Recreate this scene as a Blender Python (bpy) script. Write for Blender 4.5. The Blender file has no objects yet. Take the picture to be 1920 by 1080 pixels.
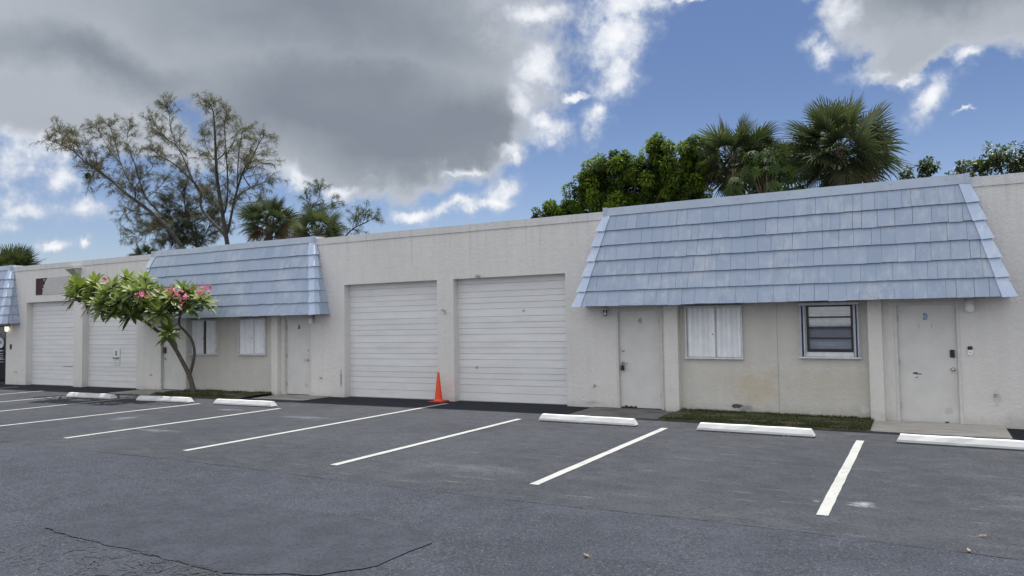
import bpy, math, random
from mathutils import Vector, Matrix
random.seed(7)
R = random.Random(11)
sc = bpy.context.scene
col = sc.collection

# ------------------------------------------------------------------ camera
FPX, YAW, PITCH, ROLL = 1465.57, math.radians(27.639), math.radians(2.753), math.radians(-0.888)
CAM = Vector((0, -15.03, 1.68))
_f = Vector((-math.sin(YAW)*math.cos(PITCH), math.cos(YAW)*math.cos(PITCH), math.sin(PITCH)))
_r0 = Vector((math.cos(YAW), math.sin(YAW), 0)); _u0 = _r0.cross(_f)
_r = math.cos(ROLL)*_r0 + math.sin(ROLL)*_u0
_u = -math.sin(ROLL)*_r0 + math.cos(ROLL)*_u0
cd = bpy.data.cameras.new('camera'); cam = bpy.data.objects.new('camera', cd); col.objects.link(cam)
cam.matrix_world = Matrix(((_r.x, _u.x, -_f.x, CAM.x), (_r.y, _u.y, -_f.y, CAM.y), (_r.z, _u.z, -_f.z, CAM.z), (0, 0, 0, 1)))
cd.sensor_width = 36; cd.lens = FPX/1920*36; cd.clip_end = 2000; cd.clip_start = .05
sc.camera = cam
sc.render.resolution_x, sc.render.resolution_y = 1024, 576

def ray(px, py):
    return _f + _r*((px-960)/FPX) - _u*((py-540)/FPX)
def at(px, py, Y):
    d = ray(px, py); s = (Y-CAM.y)/d.y
    return CAM + d*s

# ------------------------------------------------------------------ light
SUN = Vector((-.08, .35, 1)).normalized()
EXPOSURE = 0.55
SUN_STRENGTH = 4.3
SKY_K = 0.10          # background strength
sd = bpy.data.lights.new('sun', 'SUN'); sd.energy = SUN_STRENGTH; sd.angle = math.radians(.53); sd.color = (1, .97, .93)
so = bpy.data.objects.new('sun', sd); col.objects.link(so)
so.rotation_euler = SUN.to_track_quat('Z', 'Y').to_euler(); so.location = (0, 0, 40)
sc.view_settings.view_transform = 'Standard'; sc.view_settings.look = 'None'
sc.view_settings.exposure = EXPOSURE; sc.view_settings.gamma = 1
sc.cycles.max_bounces = 8; sc.cycles.transparent_max_bounces = 16
sc.cycles.use_denoising = True

class NT:
    """small node-tree helper"""
    def __init__(s, t): s.t = t
    def n(s, kind, **kw):
        o = s.t.nodes.new(kind)
        for k, v in kw.items():
            if k == 'ins':
                for i, x in v.items():
                    s.set(o, i, x)
            else: setattr(o, k, v)
        return o
    def set(s, o, i, x):
        if isinstance(x, bpy.types.NodeSocket): s.t.links.new(x, o.inputs[i])
        elif x is not None: o.inputs[i].default_value = x
    def math(s, op, a, b=None, c=None, clamp=False):
        o = s.n('ShaderNodeMath', operation=op); o.use_clamp = clamp
        s.set(o, 0, a); s.set(o, 1, b); s.set(o, 2, c)
        return o.outputs[0]
    def vec(s, op, a, b=None, out=0):
        o = s.n('ShaderNodeVectorMath', operation=op); s.set(o, 0, a)
        if b is not None: s.set(o, 3 if op == 'SCALE' else 1, b)
        return o.outputs[out]
    def ss(s, x, lo, hi, a=0., b=1.):
        o = s.n('ShaderNodeMapRange', interpolation_type='SMOOTHSTEP')
        s.set(o, 0, x); s.set(o, 1, lo); s.set(o, 2, hi); s.set(o, 3, a); s.set(o, 4, b)
        return o.outputs[0]
    def mix(s, f, a, b, mode='MIX'):
        o = s.n('ShaderNodeMix', data_type='RGBA', blend_type=mode)
        s.set(o, 0, f); s.set(o, 6, a if not isinstance(a, tuple) or len(a) == 4 else a+(1,)); s.set(o, 7, b if not isinstance(b, tuple) or len(b) == 4 else b+(1,))
        return o.outputs[2]
    def noise(s, v, scale, detail=3, rough=.55, dist=0., color=False):
        o = s.n('ShaderNodeTexNoise'); s.set(o, 'Vector', v); o.inputs['Scale'].default_value = scale
        o.inputs['Detail'].default_value = detail; o.inputs['Roughness'].default_value = rough; o.inputs['Distortion'].default_value = dist
        return o.outputs[1 if color else 0]
    def mapping(s, v, loc=(0,0,0), rot=(0,0,0), scale=(1,1,1)):
        o = s.n('ShaderNodeMapping'); s.set(o, 0, v); o.inputs[1].default_value = loc; o.inputs[2].default_value = rot; o.inputs[3].default_value = scale
        return o.outputs[0]

def azel(px, py):
    d = ray(px, py).normalized()
    return math.atan2(d.x, d.y), math.asin(d.z)

def build_world():
    w = bpy.data.worlds.new('World'); sc.world = w; w.use_nodes = True
    t = w.node_tree; t.nodes.clear(); N = NT(t)
    sky = N.n('ShaderNodeTexSky', sky_type='NISHITA', sun_disc=False)
    sky.sun_elevation = math.asin(SUN.z); sky.sun_rotation = math.atan2(SUN.x, SUN.y)
    sky.altitude = 0; sky.air_density = 1.0; sky.dust_density = .6; sky.ozone_density = 2.2
    d = N.n('ShaderNodeTexCoord').outputs['Generated']
    sep = N.n('ShaderNodeSeparateXYZ', ins={0: d})
    az = N.math('ARCTAN2', sep.outputs[0], sep.outputs[1]); el = N.math('ARCSINE', sep.outputs[2])
    n1 = N.noise(d, 5.0, 6, .6, color=True); n2 = N.noise(d, 26., 6, .66, color=True)
    p = N.n('ShaderNodeCombineXYZ', ins={0: az, 1: el}).outputs[0]
    w1 = N.vec('SCALE', N.vec('SUBTRACT', n1, (.5, .5, .5)), .12)
    w2 = N.vec('SCALE', N.vec('SUBTRACT', n2, (.5, .5, .5)), .03)
    pw = N.vec('MULTIPLY', N.vec('ADD', N.vec('ADD', p, w1), w2), (1, 1, 0))
    def blob(px, py, rx, ry, rot=0., wt=1.):
        a, e = azel(px, py)
        a2, _ = azel(px+10, py); _, e2 = azel(px, py-10)
        ra, re = abs(a2-a)/10*rx, abs(e2-e)/10*ry
        # TEXTURE mapping: subtract the centre, unrotate, divide by the radii
        o = N.n('ShaderNodeMapping', vector_type='TEXTURE'); N.set(o, 0, pw)
        o.inputs[1].default_value = (a, e, 0); o.inputs[2].default_value = (0, 0, math.radians(rot)); o.inputs[3].default_value = (ra, re, 1)
        ln = N.vec('LENGTH', o.outputs[0], out=1)
        return N.math('MULTIPLY', N.math('SUBTRACT', 1., ln), wt)
    def union(bs):
        r = bs[0]
        for b in bs[1:]: r = N.math('SMOOTH_MAX', r, b, .15)
        return r
    fine = N.noise(d, 14., 8, .62); fine2 = N.noise(d, 55., 5, .6)
    f0 = N.math('ADD', N.math('SUBTRACT', fine, .5), N.math('MULTIPLY', N.math('SUBTRACT', fine2, .5), .45))
    grey = union([blob(*b) for b in GREY]); hole = N.ss(N.math('ADD', union([blob(*b) for b in HOLE]), N.math('MULTIPLY', f0, 1.9)), -.2, .75); white = union([blob(*b) for b in WHITE]); dark = union([blob(*b) for b in DARK])
    fg = N.math('ADD', grey, N.math('MULTIPLY', f0, .5)); fw = N.math('ADD', white, N.math('MULTIPLY', f0, 1.6))
    mg = N.math('MULTIPLY', N.ss(fg, -.04, .2), N.math('SUBTRACT', 1., N.math('MULTIPLY', hole, .85))); mw = N.ss(fw, -.15, 1.0)
    # bright unseen clouds behind the viewpoint and overhead, added as fill light
    big = N.noise(N.vec('MULTIPLY', d, (1, 1, 1.6)), 2.1, 7, .6)
    back = N.ss(sep.outputs[1], .30, -.15); zen = N.ss(el, .55, .9)
    rest = N.math('MAXIMUM', back, zen)
    mb = N.math('MULTIPLY', N.ss(big, .30, .46), rest)
    # cloud colours (radiance of the sky itself)
    gl = N.noise(N.mapping(d, scale=(1, 1, 2.4)), 4.2, 6, .62)
    gt = N.math('ADD', N.ss(dark, -.25, .75), N.math('MULTIPLY', N.math('SUBTRACT', gl, .5), .55), clamp=True)
    cg = N.mix(gt, CLOUD_LIGHT, CLOUD_DARK)
    wt_ = N.ss(N.math('ADD', fw, N.math('MULTIPLY', N.math('SUBTRACT', fine2, .5), .5)), .0, 1.3)
    cw = N.mix(wt_, CLOUD_EDGE, CLOUD_WHITE)
    edge = N.ss(fg, .05, .42)            # the thin rim of the grey cloud lets more light through
    cgr = N.mix(edge, CLOUD_RIM, cg)
    hue = N.mix(1., sky.outputs[0], N.mix(N.ss(el, .04, .30), SKY_LOW, SKY_TINT), 'MULTIPLY')
    c = N.mix(mw, hue, cw)
    c = N.mix(mg, c, cgr)
    over = N.math('MULTIPLY', N.math('MULTIPLY', mw, N.ss(fw, .15, .75)), N.ss(fg, .62, .1))
    c = N.mix(over, c, cw)
    c = N.mix(mb, c, CLOUD_FILL)
    bg = N.n('ShaderNodeBackground', ins={0: c, 1: SKY_K})
    out = N.n('ShaderNodeOutputWorld'); t.links.new(bg.outputs[0], out.inputs[0])

CLOUD_DARK = (1.6, 1.85, 2.2); CLOUD_LIGHT = (3.0, 3.25, 3.65); CLOUD_EDGE = (3.6, 4.05, 4.9); CLOUD_WHITE = (6.6, 6.7, 6.9)
CLOUD_RIM = (3.5, 3.8, 4.3); CLOUD_FILL = (6.9, 7.1, 7.45); SKY_TINT = (.45, .48, .58); SKY_LOW = (.68, .66, .74)
# px, py, radius x, radius y, tilt, weight
GREY = [(420, -60, 760, 330), (300, 120, 520, 200, 0), (720, 150, 330, 190, 0), (640, 255, 300, 110, -6), (850, 230, 150, 120), (60, 225, 230, 70), (620, 300, 170, 60, -10),
        (1740, 20, 210, 110, 0), (1880, -20, 260, 140), (1700, 110, 110, 60, 20)]
HOLE = [(372, 222, 56, 34, -52), (345, 200, 30, 26, 0)]
DARK = [(620, 30, 480, 130, 0, .7), (800, 250, 330, 110), (200, 130, 330, 60, 0, .65), (640, 190, 330, 120), (1800, -20, 250, 80)]
WHITE = [(985, 120, 55, 50), (1000, 235, 62, 52), (960, 190, 50, 90), (1000, 20, 100, 30), (930, 290, 70, 25), (945, 300, 40, 20),
         (1170, 30, 110, 42, 10), (1150, 90, 72, 70), (1140, 160, 70, 66), (1112, 212, 52, 46), (1060, 160, 45, 12), (1270, 5, 60, 14),
         (920, 345, 55, 30, 15), (850, 375, 80, 24, 18), (780, 385, 48, 18), (900, 365, 60, 24),
         (560, 330, 66, 42, -25), (640, 350, 52, 26, 20), (680, 325, 40, 14), (850, 320, 70, 14),
         (1590, 40, 60, 60), (1560, 100, 60, 36), (1640, 150, 70, 30), (1750, 190, 62, 38, 30), (1810, 125, 40, 24), (1690, 170, 60, 22), (1830, 215, 36, 7), (1530, 5, 50, 26),
         (110, 340, 56, 50, 0, .8), (150, 395, 70, 36, 0, .8), (40, 400, 66, 34, 15, .9), (100, 300, 44, 60, 0, .7), (20, 380, 60, 60, 0, .7), (110, 460, 36, 18), (250, 215, 40, 30), (305, 228, 34, 44), (10, 330, 90, 60, 0, .6), (60, 275, 190, 80, 0, .65), (150, 310, 80, 50, 0, .6), (160, 458, 18, 14)]
build_world()

# ------------------------------------------------------------------ ground line and facade heights
BX = [-60, -26, -12.4, -7, -4.5, .5, 6, 12, 80]; BZ = [.02, .02, -.003, -.01, -.04, -.105, -.17, -.2, -.3]
def base(x):
    if x <= BX[0]: return BZ[0]
    for i in range(len(BX)-1):
        if x <= BX[i+1]:
            t = (x-BX[i])/(BX[i+1]-BX[i]); return BZ[i]*(1-t)+BZ[i+1]*t
    return BZ[-1]
def top(x): return CAM.z + 2.16 + (x+26)/27.5*.19
def zf(x, z): return base(x) + z/4*(top(x)-base(x))

# ------------------------------------------------------------------ materials
def new_mat(name):
    m = bpy.data.materials.new(name); m.use_nodes = True
    N = NT(m.node_tree); b = m.node_tree.nodes['Principled BSDF']
    return m, N, b
def pos(N): return N.n('ShaderNodeNewGeometry').outputs['Position']
def obc(N): return N.n('ShaderNodeTexCoord').outputs['Object']
def bump(N, b, h, strength=.3, dist=.01):
    o = N.n('ShaderNodeBump', ins={'Strength': strength, 'Distance': dist, 'Height': h}); N.t.links.new(o.outputs[0], b.inputs['Normal'])
def c4(c): return tuple(c)+(1,) if len(c) == 3 else c
def sc_(c, k): return tuple(min(1, x*k) for x in c)

def flat(name, c, rough=.6, metal=0., var=.10, scale=9., spec=.5):
    m, N, b = new_mat(name); v = obc(N)
    n = N.noise(v, scale, 5, .6)
    f = N.ss(n, .3, .7)
    N.set(b, 'Base Color', N.mix(f, c4(sc_(c, 1-var)), c4(sc_(c, 1+var))))
    b.inputs['Roughness'].default_value = rough; b.inputs['Metallic'].default_value = metal
    b.inputs['Specular IOR Level'].default_value = spec
    return m

def blotch(N, p, c, r, edge=(0., .6), nz=None, amp=.8):
    o = N.vec('DIVIDE', N.vec('SUBTRACT', p, c), r)
    ln = N.vec('LENGTH', o, out=1)
    x = N.math('SUBTRACT', 1., ln)
    if nz is not None: x = N.math('ADD', x, N.math('MULTIPLY', N.math('SUBTRACT', nz, .5), amp))
    return N.ss(x, edge[0], edge[1])

def stucco(name, c, stains=()):
    m, N, b = new_mat(name); p = pos(N)
    n1 = N.noise(p, .7, 5, .6); n2 = N.noise(p, 7., 6, .65); n3 = N.noise(p, 45., 4, .6)
    streak = N.noise(N.mapping(p, scale=(5., 5., .5)), 1.3, 5, .6)
    k = N.math('ADD', N.math('ADD', N.math('MULTIPLY', n1, .14), N.math('MULTIPLY', n2, .10)), N.math('MULTIPLY', streak, .10))
    col_ = N.mix(N.ss(k, .09, .25), c4(sc_(c, .90)), c4(sc_(c, 1.06)))
    z = N.n('ShaderNodeSeparateXYZ', ins={0: p}).outputs[2]
    low = N.math('ADD', N.math('MULTIPLY', z, -2.2), N.math('MULTIPLY', n2, 1.1))     # splashed dirt along the foot of the wall
    col_ = N.mix(N.math('MULTIPLY', N.ss(low, .15, .7), .42), col_, c4((c[0]*.55, c[1]*.53, c[2]*.48)))
    drip = N.noise(N.mapping(p, scale=(9., 1., .22)), 1.0, 4, .6)
    up_ = N.ss(N.math('ADD', z, N.math('MULTIPLY', n1, 1.6)), 3.4, 4.9)
    col_ = N.mix(N.math('MULTIPLY', N.math('MULTIPLY', N.ss(drip, .52, .72), up_), .40), col_, c4(sc_(c, .55)))
    for (cc, rr, sc2, amt) in stains:
        nz = N.noise(p, 5. if rr[0] > .2 else 16., 6, .65)
        e = blotch(N, p, cc, rr, (0., 1.) if rr[0] > .2 else (.1, .25), nz, 1.6)
        col_ = N.mix(N.math('MULTIPLY', e, amt), col_, c4(sc2))
    N.set(b, 'Base Color', col_); b.inputs['Roughness'].default_value = .85; b.inputs['Specular IOR Level'].default_value = .25
    h = N.math('ADD', N.math('MULTIPLY', n3, .7), N.math('MULTIPLY', N.noise(p, 14., 4, .6), .8))
    bump(N, b, h, .8, .02)
    return m

M = {}
M['stucco'] = stucco('stucco_white', (.725, .705, .68), [((-12.62, 0, .45), (.03, .1, .28), (.25, .22, .2), .8), ((-9.4, 0, .35), (.22, .3, .3), (.75, .5, .47), .35),
    ((-6.05, 0, .08), (.3, .3, .06), (.36, .34, .32), .6), ((1.03, 0, .38), (.07, .3, .16), (.46, .44, .43), .35), ((-14.0, 0, 2.2), (.8, .4, .25), (.52, .46, .38), .5)])
M['bay'] = stucco('stucco_beige', (.645, .625, .58), [((-2.75, 0, .45), (.65, .5, .5), (.56, .46, .28), .55), ((-1.5, 0, .55), (1.2, .5, .5), (.57, .50, .37), .4), ((-3.3, 0, .6), (.9, .5, .4), (.57, .50, .38), .3),
    ((-3.0, .0, .06), (.24, .5, .09), (.30, .30, .31), .95), ((-3.15, .0, .1), (.12, .5, .05), (.05, .05, .05), .9), ((-3.9, .0, .12), (.07, .5, .07), (.62, .62, .6), .8), ((-.95, 0, .1), (.07, .4, .07), (.7, .7, .7), .8),
    ((-15.9, 0, .1), (.5, .5, .14), (.66, .66, .64), .6), ((-14.9, 0, .12), (.3, .5, .12), (.7, .7, .68), .7)])
M['pier'] = stucco('stucco_pier', (.72, .70, .66))
M['trim'] = stucco('stucco_trim', (.68, .675, .67))

def m_garage():
    m, N, b = new_mat('garage_paint'); p = pos(N)
    n = N.noise(N.mapping(p, scale=(.6, 1, 3.)), 2.2, 6, .62); n2 = N.noise(p, 12., 5, .65)
    c = N.mix(N.ss(n, .3, .7), (.70, .70, .70, 1), (.78, .78, .78, 1))
    c = N.mix(N.math('MULTIPLY', N.ss(n2, .66, .78), .35), c, (.42, .40, .38, 1))
    for cc, rr in (((-23.6, .2, .62), (.5, .3, .025)), ((-8.9, .2, .75), (.05, .3, .05)), ((-7.7, .2, 2.0), (.04, .3, .04))):
        c = N.mix(N.math('MULTIPLY', blotch(N, p, cc, rr, (0, .5), n2, 1.), .6), c, (.2, .19, .18, 1))
    N.set(b, 'Base Color', c); b.inputs['Roughness'].default_value = .48; bump(N, b, n, .08, .01)
    return m
M['garage'] = m_garage()
M['seamline'] = flat('panel_seam', (.36, .36, .365), .9)
M['joint'] = flat('dark_joint', (.10, .10, .105), .9)
M['joint_soft'] = flat('panel_crease', (.34, .345, .36), .8)

def m_door():
    m, N, b = new_mat('door_paint'); p = pos(N)
    n = N.noise(p, 3., 5, .6); n2 = N.noise(p, 22., 4, .6)
    c = N.mix(N.ss(n, .3, .7), (.61, .60, .58, 1), (.68, .665, .645, 1))
    for cc, rr, cl in (((-.14, 0, .76), (.05, .4, .025), (.06, .05, .045)), ((-.08, 0, .745), (.05, .4, .014), (.2, .17, .15)), ((-.12, 0, .69), (.03, .4, .012), (.25, .22, .2)), ((.30, 0, -.06), (.05, .4, .022), (.07, .05, .04)), ((.34, 0, .14), (.10, .3, .08), (.55, .53, .50)),
                       ((-13.78, 0, .25), (.06, .4, .07), (.52, .5, .47)), ((-5.27, 0, -.02), (.26, .4, .045), (.12, .055, .03)), ((-4.75, 0, -.02), (.2, .4, .022), (.16, .09, .05))):
        c = N.mix(blotch(N, p, cc, rr, (.15, .3), n2, 1.4), c, c4(cl))
    N.set(b, 'Base Color', c); b.inputs['Roughness'].default_value = .5
    return m
M['door'] = m_door()
M['doorframe'] = flat('door_frame_paint', (.60, .585, .555), .55, var=.06)
M['steel'] = flat('brushed_steel', (.55, .54, .52), .3, 1.)
M['hinge'] = flat('painted_hinge', (.42, .41, .40), .5)
M['black'] = flat('black_plastic', (.012, .012, .014), .35)
M['white_plastic'] = flat('white_plastic', (.86, .86, .88), .4, var=.03)
M['blue'] = flat('blue_vinyl', (.06, .13, .30), .5)
M['pale'] = flat('pale_vinyl', (.62, .68, .76), .5)
M['dark_vinyl'] = flat('dark_vinyl', (.03, .035, .05), .5)

def m_shingle(name='shingle_paint', k=1.):
    m, N, b = new_mat(name); p = pos(N)
    a = N.n('ShaderNodeAttribute', attribute_name='var').outputs['Fac']
    n = N.noise(N.mapping(p, scale=(1, 1, .35)), 8., 6, .65); n2 = N.noise(p, 26., 5, .7); big = N.noise(p, .9, 4, .6)
    grain = N.noise(N.mapping(p, scale=(40., 40., 2.)), 1., 3, .6)
    base_ = N.mix(a, (.325*k, .40*k, .53*k, 1), (.41*k, .485*k, .615*k, 1))
    chalk = N.ss(N.math('ADD', N.math('MULTIPLY', n, .7), N.math('MULTIPLY', big, .6)), .62, .84)     # chalky bloom on the old paint
    c = N.mix(N.math('MULTIPLY', chalk, .75), base_, (.52*k, .57*k, .64*k, 1))
    c = N.mix(N.math('MULTIPLY', N.ss(grain, .5, .75), .16), c, (.21, .27, .36, 1))
    z = N.n('ShaderNodeSeparateXYZ', ins={0: p}).outputs[2]
    mould = N.math('MULTIPLY', N.ss(N.math('ADD', N.math('MULTIPLY', n2, 1.), N.math('MULTIPLY', N.math('SUBTRACT', 2.28, z), .5)), .60, .70), .45)
    c = N.mix(N.math('MULTIPLY', mould, N.ss(big, .45, .62, 0., .6)), c, (.06, .07, .09, 1))
    N.set(b, 'Base Color', c); b.inputs['Roughness'].default_value = .62; b.inputs['Specular IOR Level'].default_value = .35
    bump(N, b, N.math('ADD', grain, n2), .25, .006)
    return m
M['shingle'] = m_shingle('shingle_paint', .95); M['hip'] = m_shingle('hip_paint', 1.28)
M['flash'] = flat('flashing_paint', (.43, .50, .61), .42, var=.07, scale=3.)
M['soffit'] = flat('soffit_paint', (.22, .22, .23), .8)
M['shutter'] = flat('shutter_white', (.83, .85, .88), .4, var=.05, scale=5.)
M['alu'] = flat('aluminium_paint', (.46, .50, .57), .42, .0, var=.1)
M['frame_light'] = flat('window_frame_grey', (.66, .67, .69), .5)
M['frame_black'] = flat('window_frame_black', (.014, .016, .024), .35)
M['blind'] = flat('blind_white', (.72, .75, .78), .6); M['curtain'] = flat('curtain_mauve', (.40, .37, .41), .9); M['lowpanel'] = flat('inner_panel_grey', (.62, .66, .71), .7)
M['room'] = flat('dark_room', (.02, .02, .022), .9)
def m_glass(name='window_glass', tint=(.85, .9, .95), k=.12):
    m, N, b = new_mat(name); t = m.node_tree; t.nodes.remove(b)
    tr = N.n('ShaderNodeBsdfTransparent', ins={0: c4(tint)}); gl = N.n('ShaderNodeBsdfGlossy', ins={0: (1, 1, 1, 1), 1: .03})
    fr = N.n('ShaderNodeFresnel', ins={0: 1.5}); f = N.math('ADD', fr.outputs[0], k, clamp=True)
    mx = N.n('ShaderNodeMixShader', ins={0: f, 1: tr.outputs[0], 2: gl.outputs[0]})
    t.links.new(mx.outputs[0], t.nodes['Material Output'].inputs[0]); return m
M['glass'] = m_glass(); M['jar'] = m_glass('lamp_glass', (.82, .82, .78), .1)
def m_dark_glass():
    m, N, b = new_mat('tinted_door_glass'); b.inputs['Base Color'].default_value = (.008, .008, .012, 1); b.inputs['Roughness'].default_value = .06
    return m
M['tint'] = m_dark_glass()
def m_emit(name, c, e):
    m, N, b = new_mat(name); b.inputs['Base Color'].default_value = c4(c); b.inputs['Emission Color'].default_value = c4(c); b.inputs['Emission Strength'].default_value = e; return m
M['lit'] = m_emit('lit_lamp_globe', (1., .92, .72), .8)
M['rust'] = flat('rusty_sign_back', (.045, .022, .018), .8, var=.5, scale=14.)
M['signgrey'] = flat('painted_over_panel', (.50, .485, .48), .8, var=.05, scale=4.)
M['sign'] = flat('sign_white', (.70, .74, .70), .5, var=.04)
M['roofing'] = flat('roof_membrane', (.35, .34, .33), .9)

def m_asphalt(name, patch=False, apron_shade=False):
    m, N, b = new_mat(name); p = pos(N)
    sp = N.n('ShaderNodeSeparateXYZ', ins={0: p})
    grain = N.noise(p, 62., 4, .8); grain2 = N.noise(p, 30., 3, .75); mid = N.noise(p, 3.2, 6, .66); big = N.noise(p, .45, 5, .6)
    scr = N.mapping(p, rot=(0, 0, math.radians(-8)), scale=(.55, 3.4, 1))
    st = N.noise(scr, 1.6, 7, .7); st2 = N.noise(N.mapping(p, rot=(0, 0, math.radians(24)), scale=(.8, 2.6, 1)), 4.2, 6, .72)
    wob = N.math('MULTIPLY', N.math('SUBTRACT', N.noise(p, 1.4, 4, .6), .5), .22)
    bay = N.ss(N.math('ADD', sp.outputs[1], wob), -8.03, -7.97)
    if patch:
        c = N.mix(N.ss(mid, .35, .65), (0.0346, 0.0395, 0.0500, 1), (0.0457, 0.0514, 0.0642, 1))
        c = N.mix(N.math('MULTIPLY', N.ss(grain, .52, .72), .45), c, (0.1205, 0.1296, 0.1548, 1))
    else:
        drive = N.mix(N.ss(N.math('ADD', N.math('MULTIPLY', mid, .5), N.math('MULTIPLY', big, .5)), .38, .62), (0.0325, 0.0372, 0.0484, 1), (0.0470, 0.0528, 0.0667, 1))
        park = N.mix(N.ss(N.math('ADD', N.math('MULTIPLY', mid, .5), N.math('MULTIPLY', big, .5)), .36, .64), (0.0346, 0.0372, 0.0450, 1), (0.0553, 0.0588, 0.0691, 1))
        scuff = N.math('MULTIPLY', N.ss(st, .58, .74), .38)
        park = N.mix(scuff, park, (0.1084, 0.1140, 0.1297, 1))
        spots = N.math('MULTIPLY', N.ss(st2, .70, .78), .40)
        park = N.mix(spots, park, (0.1766, 0.1858, 0.2032, 1))
        oil = N.math('MULTIPLY', N.ss(N.noise(p, .9, 4, .55), .60, .72), .45)
        park = N.mix(oil, park, (0.0263, 0.0283, 0.0342, 1))
        for cc, rr, a_ in (((-.56, -6.75, 0), (.17, .16, 9), .8), ((-.98, -6.8, 0), (.05, .06, 9), .4), ((-4.9, -6.8, 0), (1.1, .35, 9), .12), ((1.1, -6.0, 0), (.9, 1.0, 9), .14), ((-13.8, -5.0, 0), (.3, .35, 9), .4), ((-11.6, -6.0, 0), (.7, .18, 9), .3), ((-10.4, -3.6, 0), (.9, .25, 9), .25), ((-13.0, -3.1, 0), (.5, .18, 9), .35)):
            park = N.mix(N.math('MULTIPLY', blotch(N, p, cc, rr, (.1, 1.), st2, 3.2), a_), park, (0.2731, 0.2894, 0.3193, 1))
        fleck = N.math('MULTIPLY', N.ss(N.noise(p, 17., 3, .7), .70, .76), N.ss(mid, .40, .60))
        park = N.mix(N.math('MULTIPLY', fleck, .8), park, (.30, .295, .29, 1))
        st3 = N.noise(N.mapping(p, rot=(0, 0, math.radians(-14)), scale=(.5, 4.5, 1)), 2.6, 6, .7)
        park = N.mix(N.math('MULTIPLY', N.ss(st3, .58, .72), .45), park, (.19, .188, .19, 1))
        tan = N.math('MULTIPLY', N.ss(N.math('ADD', sp.outputs[1], N.math('MULTIPLY', mid, 1.6)), -1.6, -.4), N.ss(mid, .48, .62))
        park = N.mix(N.math('MULTIPLY', tan, .15), park, (0.1205, 0.1123, 0.1016, 1))
        c = N.mix(bay, drive, park)
        far = N.ss(N.math('SUBTRACT', 1., bay), .3, .9)
        c = N.mix(N.math('MULTIPLY', N.ss(grain, .53, .70), N.math('ADD', .42, N.math('MULTIPLY', far, .33))), c, (.215, .222, .24, 1))
    c = N.mix(N.math('MULTIPLY', N.ss(grain2, .52, .36), .55), c, (0.0172, 0.0193, 0.0250, 1))
    if apron_shade: c = N.mix(1., c, (.55, .56, .60, 1), 'MULTIPLY')  # darker, bluer multiply: building shade put into the asphalt colour
    N.set(b, 'Base Color', c); b.inputs['Roughness'].default_value = .9; b.inputs['Specular IOR Level'].default_value = .15
    bump(N, b, N.math('ADD', grain, grain2), .6, .012)
    return m
M['asphalt'] = m_asphalt('asphalt'); M['patch'] = m_asphalt('asphalt_patch', True); M['apron_shade'] = m_asphalt('shade_dark_asphalt', True, True)
M['crack'] = flat('asphalt_crack', (.038, .038, .041), .95)
M['seam'] = flat('asphalt_seam', (.026, .027, .03), .95)

def m_paint(name, c, hole, holes=.62, dirt=.3):
    m, N, b = new_mat(name); p = pos(N)
    n = N.noise(p, 22., 5, .75); n2 = N.noise(p, 3., 5, .65)
    cc = N.mix(N.math('MULTIPLY', N.ss(n2, .42, .75), dirt), c4(c), c4(sc_(c, .62)))
    cc = N.mix(N.ss(n, holes, holes+.07), cc, c4(hole))
    N.set(b, 'Base Color', cc); b.inputs['Roughness'].default_value = .7; bump(N, b, n, .3, .004)
    return m
M['line'] = m_paint('line_paint', (.345, .35, .335), (.10, .10, .105), .585, .45)
M['stop'] = m_paint('stop_paint', (.58, .59, .59), (.26, .26, .26), .645, .5)
M['stop_foot'] = m_paint('stop_bare_concrete', (.10, .10, .10), (.5, .5, .5), .58, .3)
def m_conc(name, c, dirt):
    m, N, b = new_mat(name); p = pos(N)
    n = N.noise(N.mapping(p, scale=(.8, 2.2, 1)), 2.6, 7, .68); n2 = N.noise(p, 28., 4, .6)
    cc = N.mix(N.ss(n, .4, .68), c4(c), c4(dirt)); cc = N.mix(N.math('MULTIPLY', N.ss(n2, .5, .7), .25), cc, c4(sc_(dirt, .7)))
    N.set(b, 'Base Color', cc); b.inputs['Roughness'].default_value = .9; bump(N, b, n2, .3, .005); return m
M['conc_clean'] = m_conc('concrete_pale', (.50, .475, .43), (.36, .34, .31)); M['conc_dirty'] = m_conc('concrete_dark_stained', (.17, .165, .16), (.07, .068, .068)); M['conc_mid'] = m_conc('concrete_grey', (.36, .34, .32), (.17, .165, .16))
M['soil'] = m_conc('soil', (.085, .07, .04), (.045, .055, .02))
M['cone'] = flat('cone_orange', (.80, .075, .015), .45, var=.08); M['cone_base'] = flat('cone_base_dirty_orange', (.30, .035, .015), .6, var=.25)

def m_leaf(name, c0, c1, trans=.35, rough=.5, spec=.4, tcol=None):
    m, N, b = new_mat(name); t = m.node_tree
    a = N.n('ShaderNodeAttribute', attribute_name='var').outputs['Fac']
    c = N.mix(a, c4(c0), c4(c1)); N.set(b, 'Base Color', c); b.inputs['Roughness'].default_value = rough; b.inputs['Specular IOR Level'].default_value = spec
    tl = N.n('ShaderNodeBsdfTranslucent'); N.set(tl, 0, N.mix(1., c, c4(tcol or (1.5, 1.6, .7)), 'MULTIPLY'))
    mx = N.n('ShaderNodeMixShader', ins={0: trans, 1: b.outputs[0], 2: tl.outputs[0]})
    t.links.new(mx.outputs[0], t.nodes['Material Output'].inputs[0]); return m
M['grass'] = m_leaf('grass_blades', (.030, .046, .012), (.085, .105, .034), .3)
M['plum'] = m_leaf('plumeria_leaf', (.055, .092, .024), (.25, .31, .09), .2, .45, .3)
M['petal'] = m_leaf('plumeria_petal', (.50, .06, .12), (.70, .24, .36), .3, .5, .3, (1, 1, 1))
M['bark_p'] = flat('plumeria_bark', (.11, .098, .082), .8, var=.25, scale=12.)
M['needle'] = m_leaf('pine_needles', (.055, .053, .026), (.135, .122, .062), .35)
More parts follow.
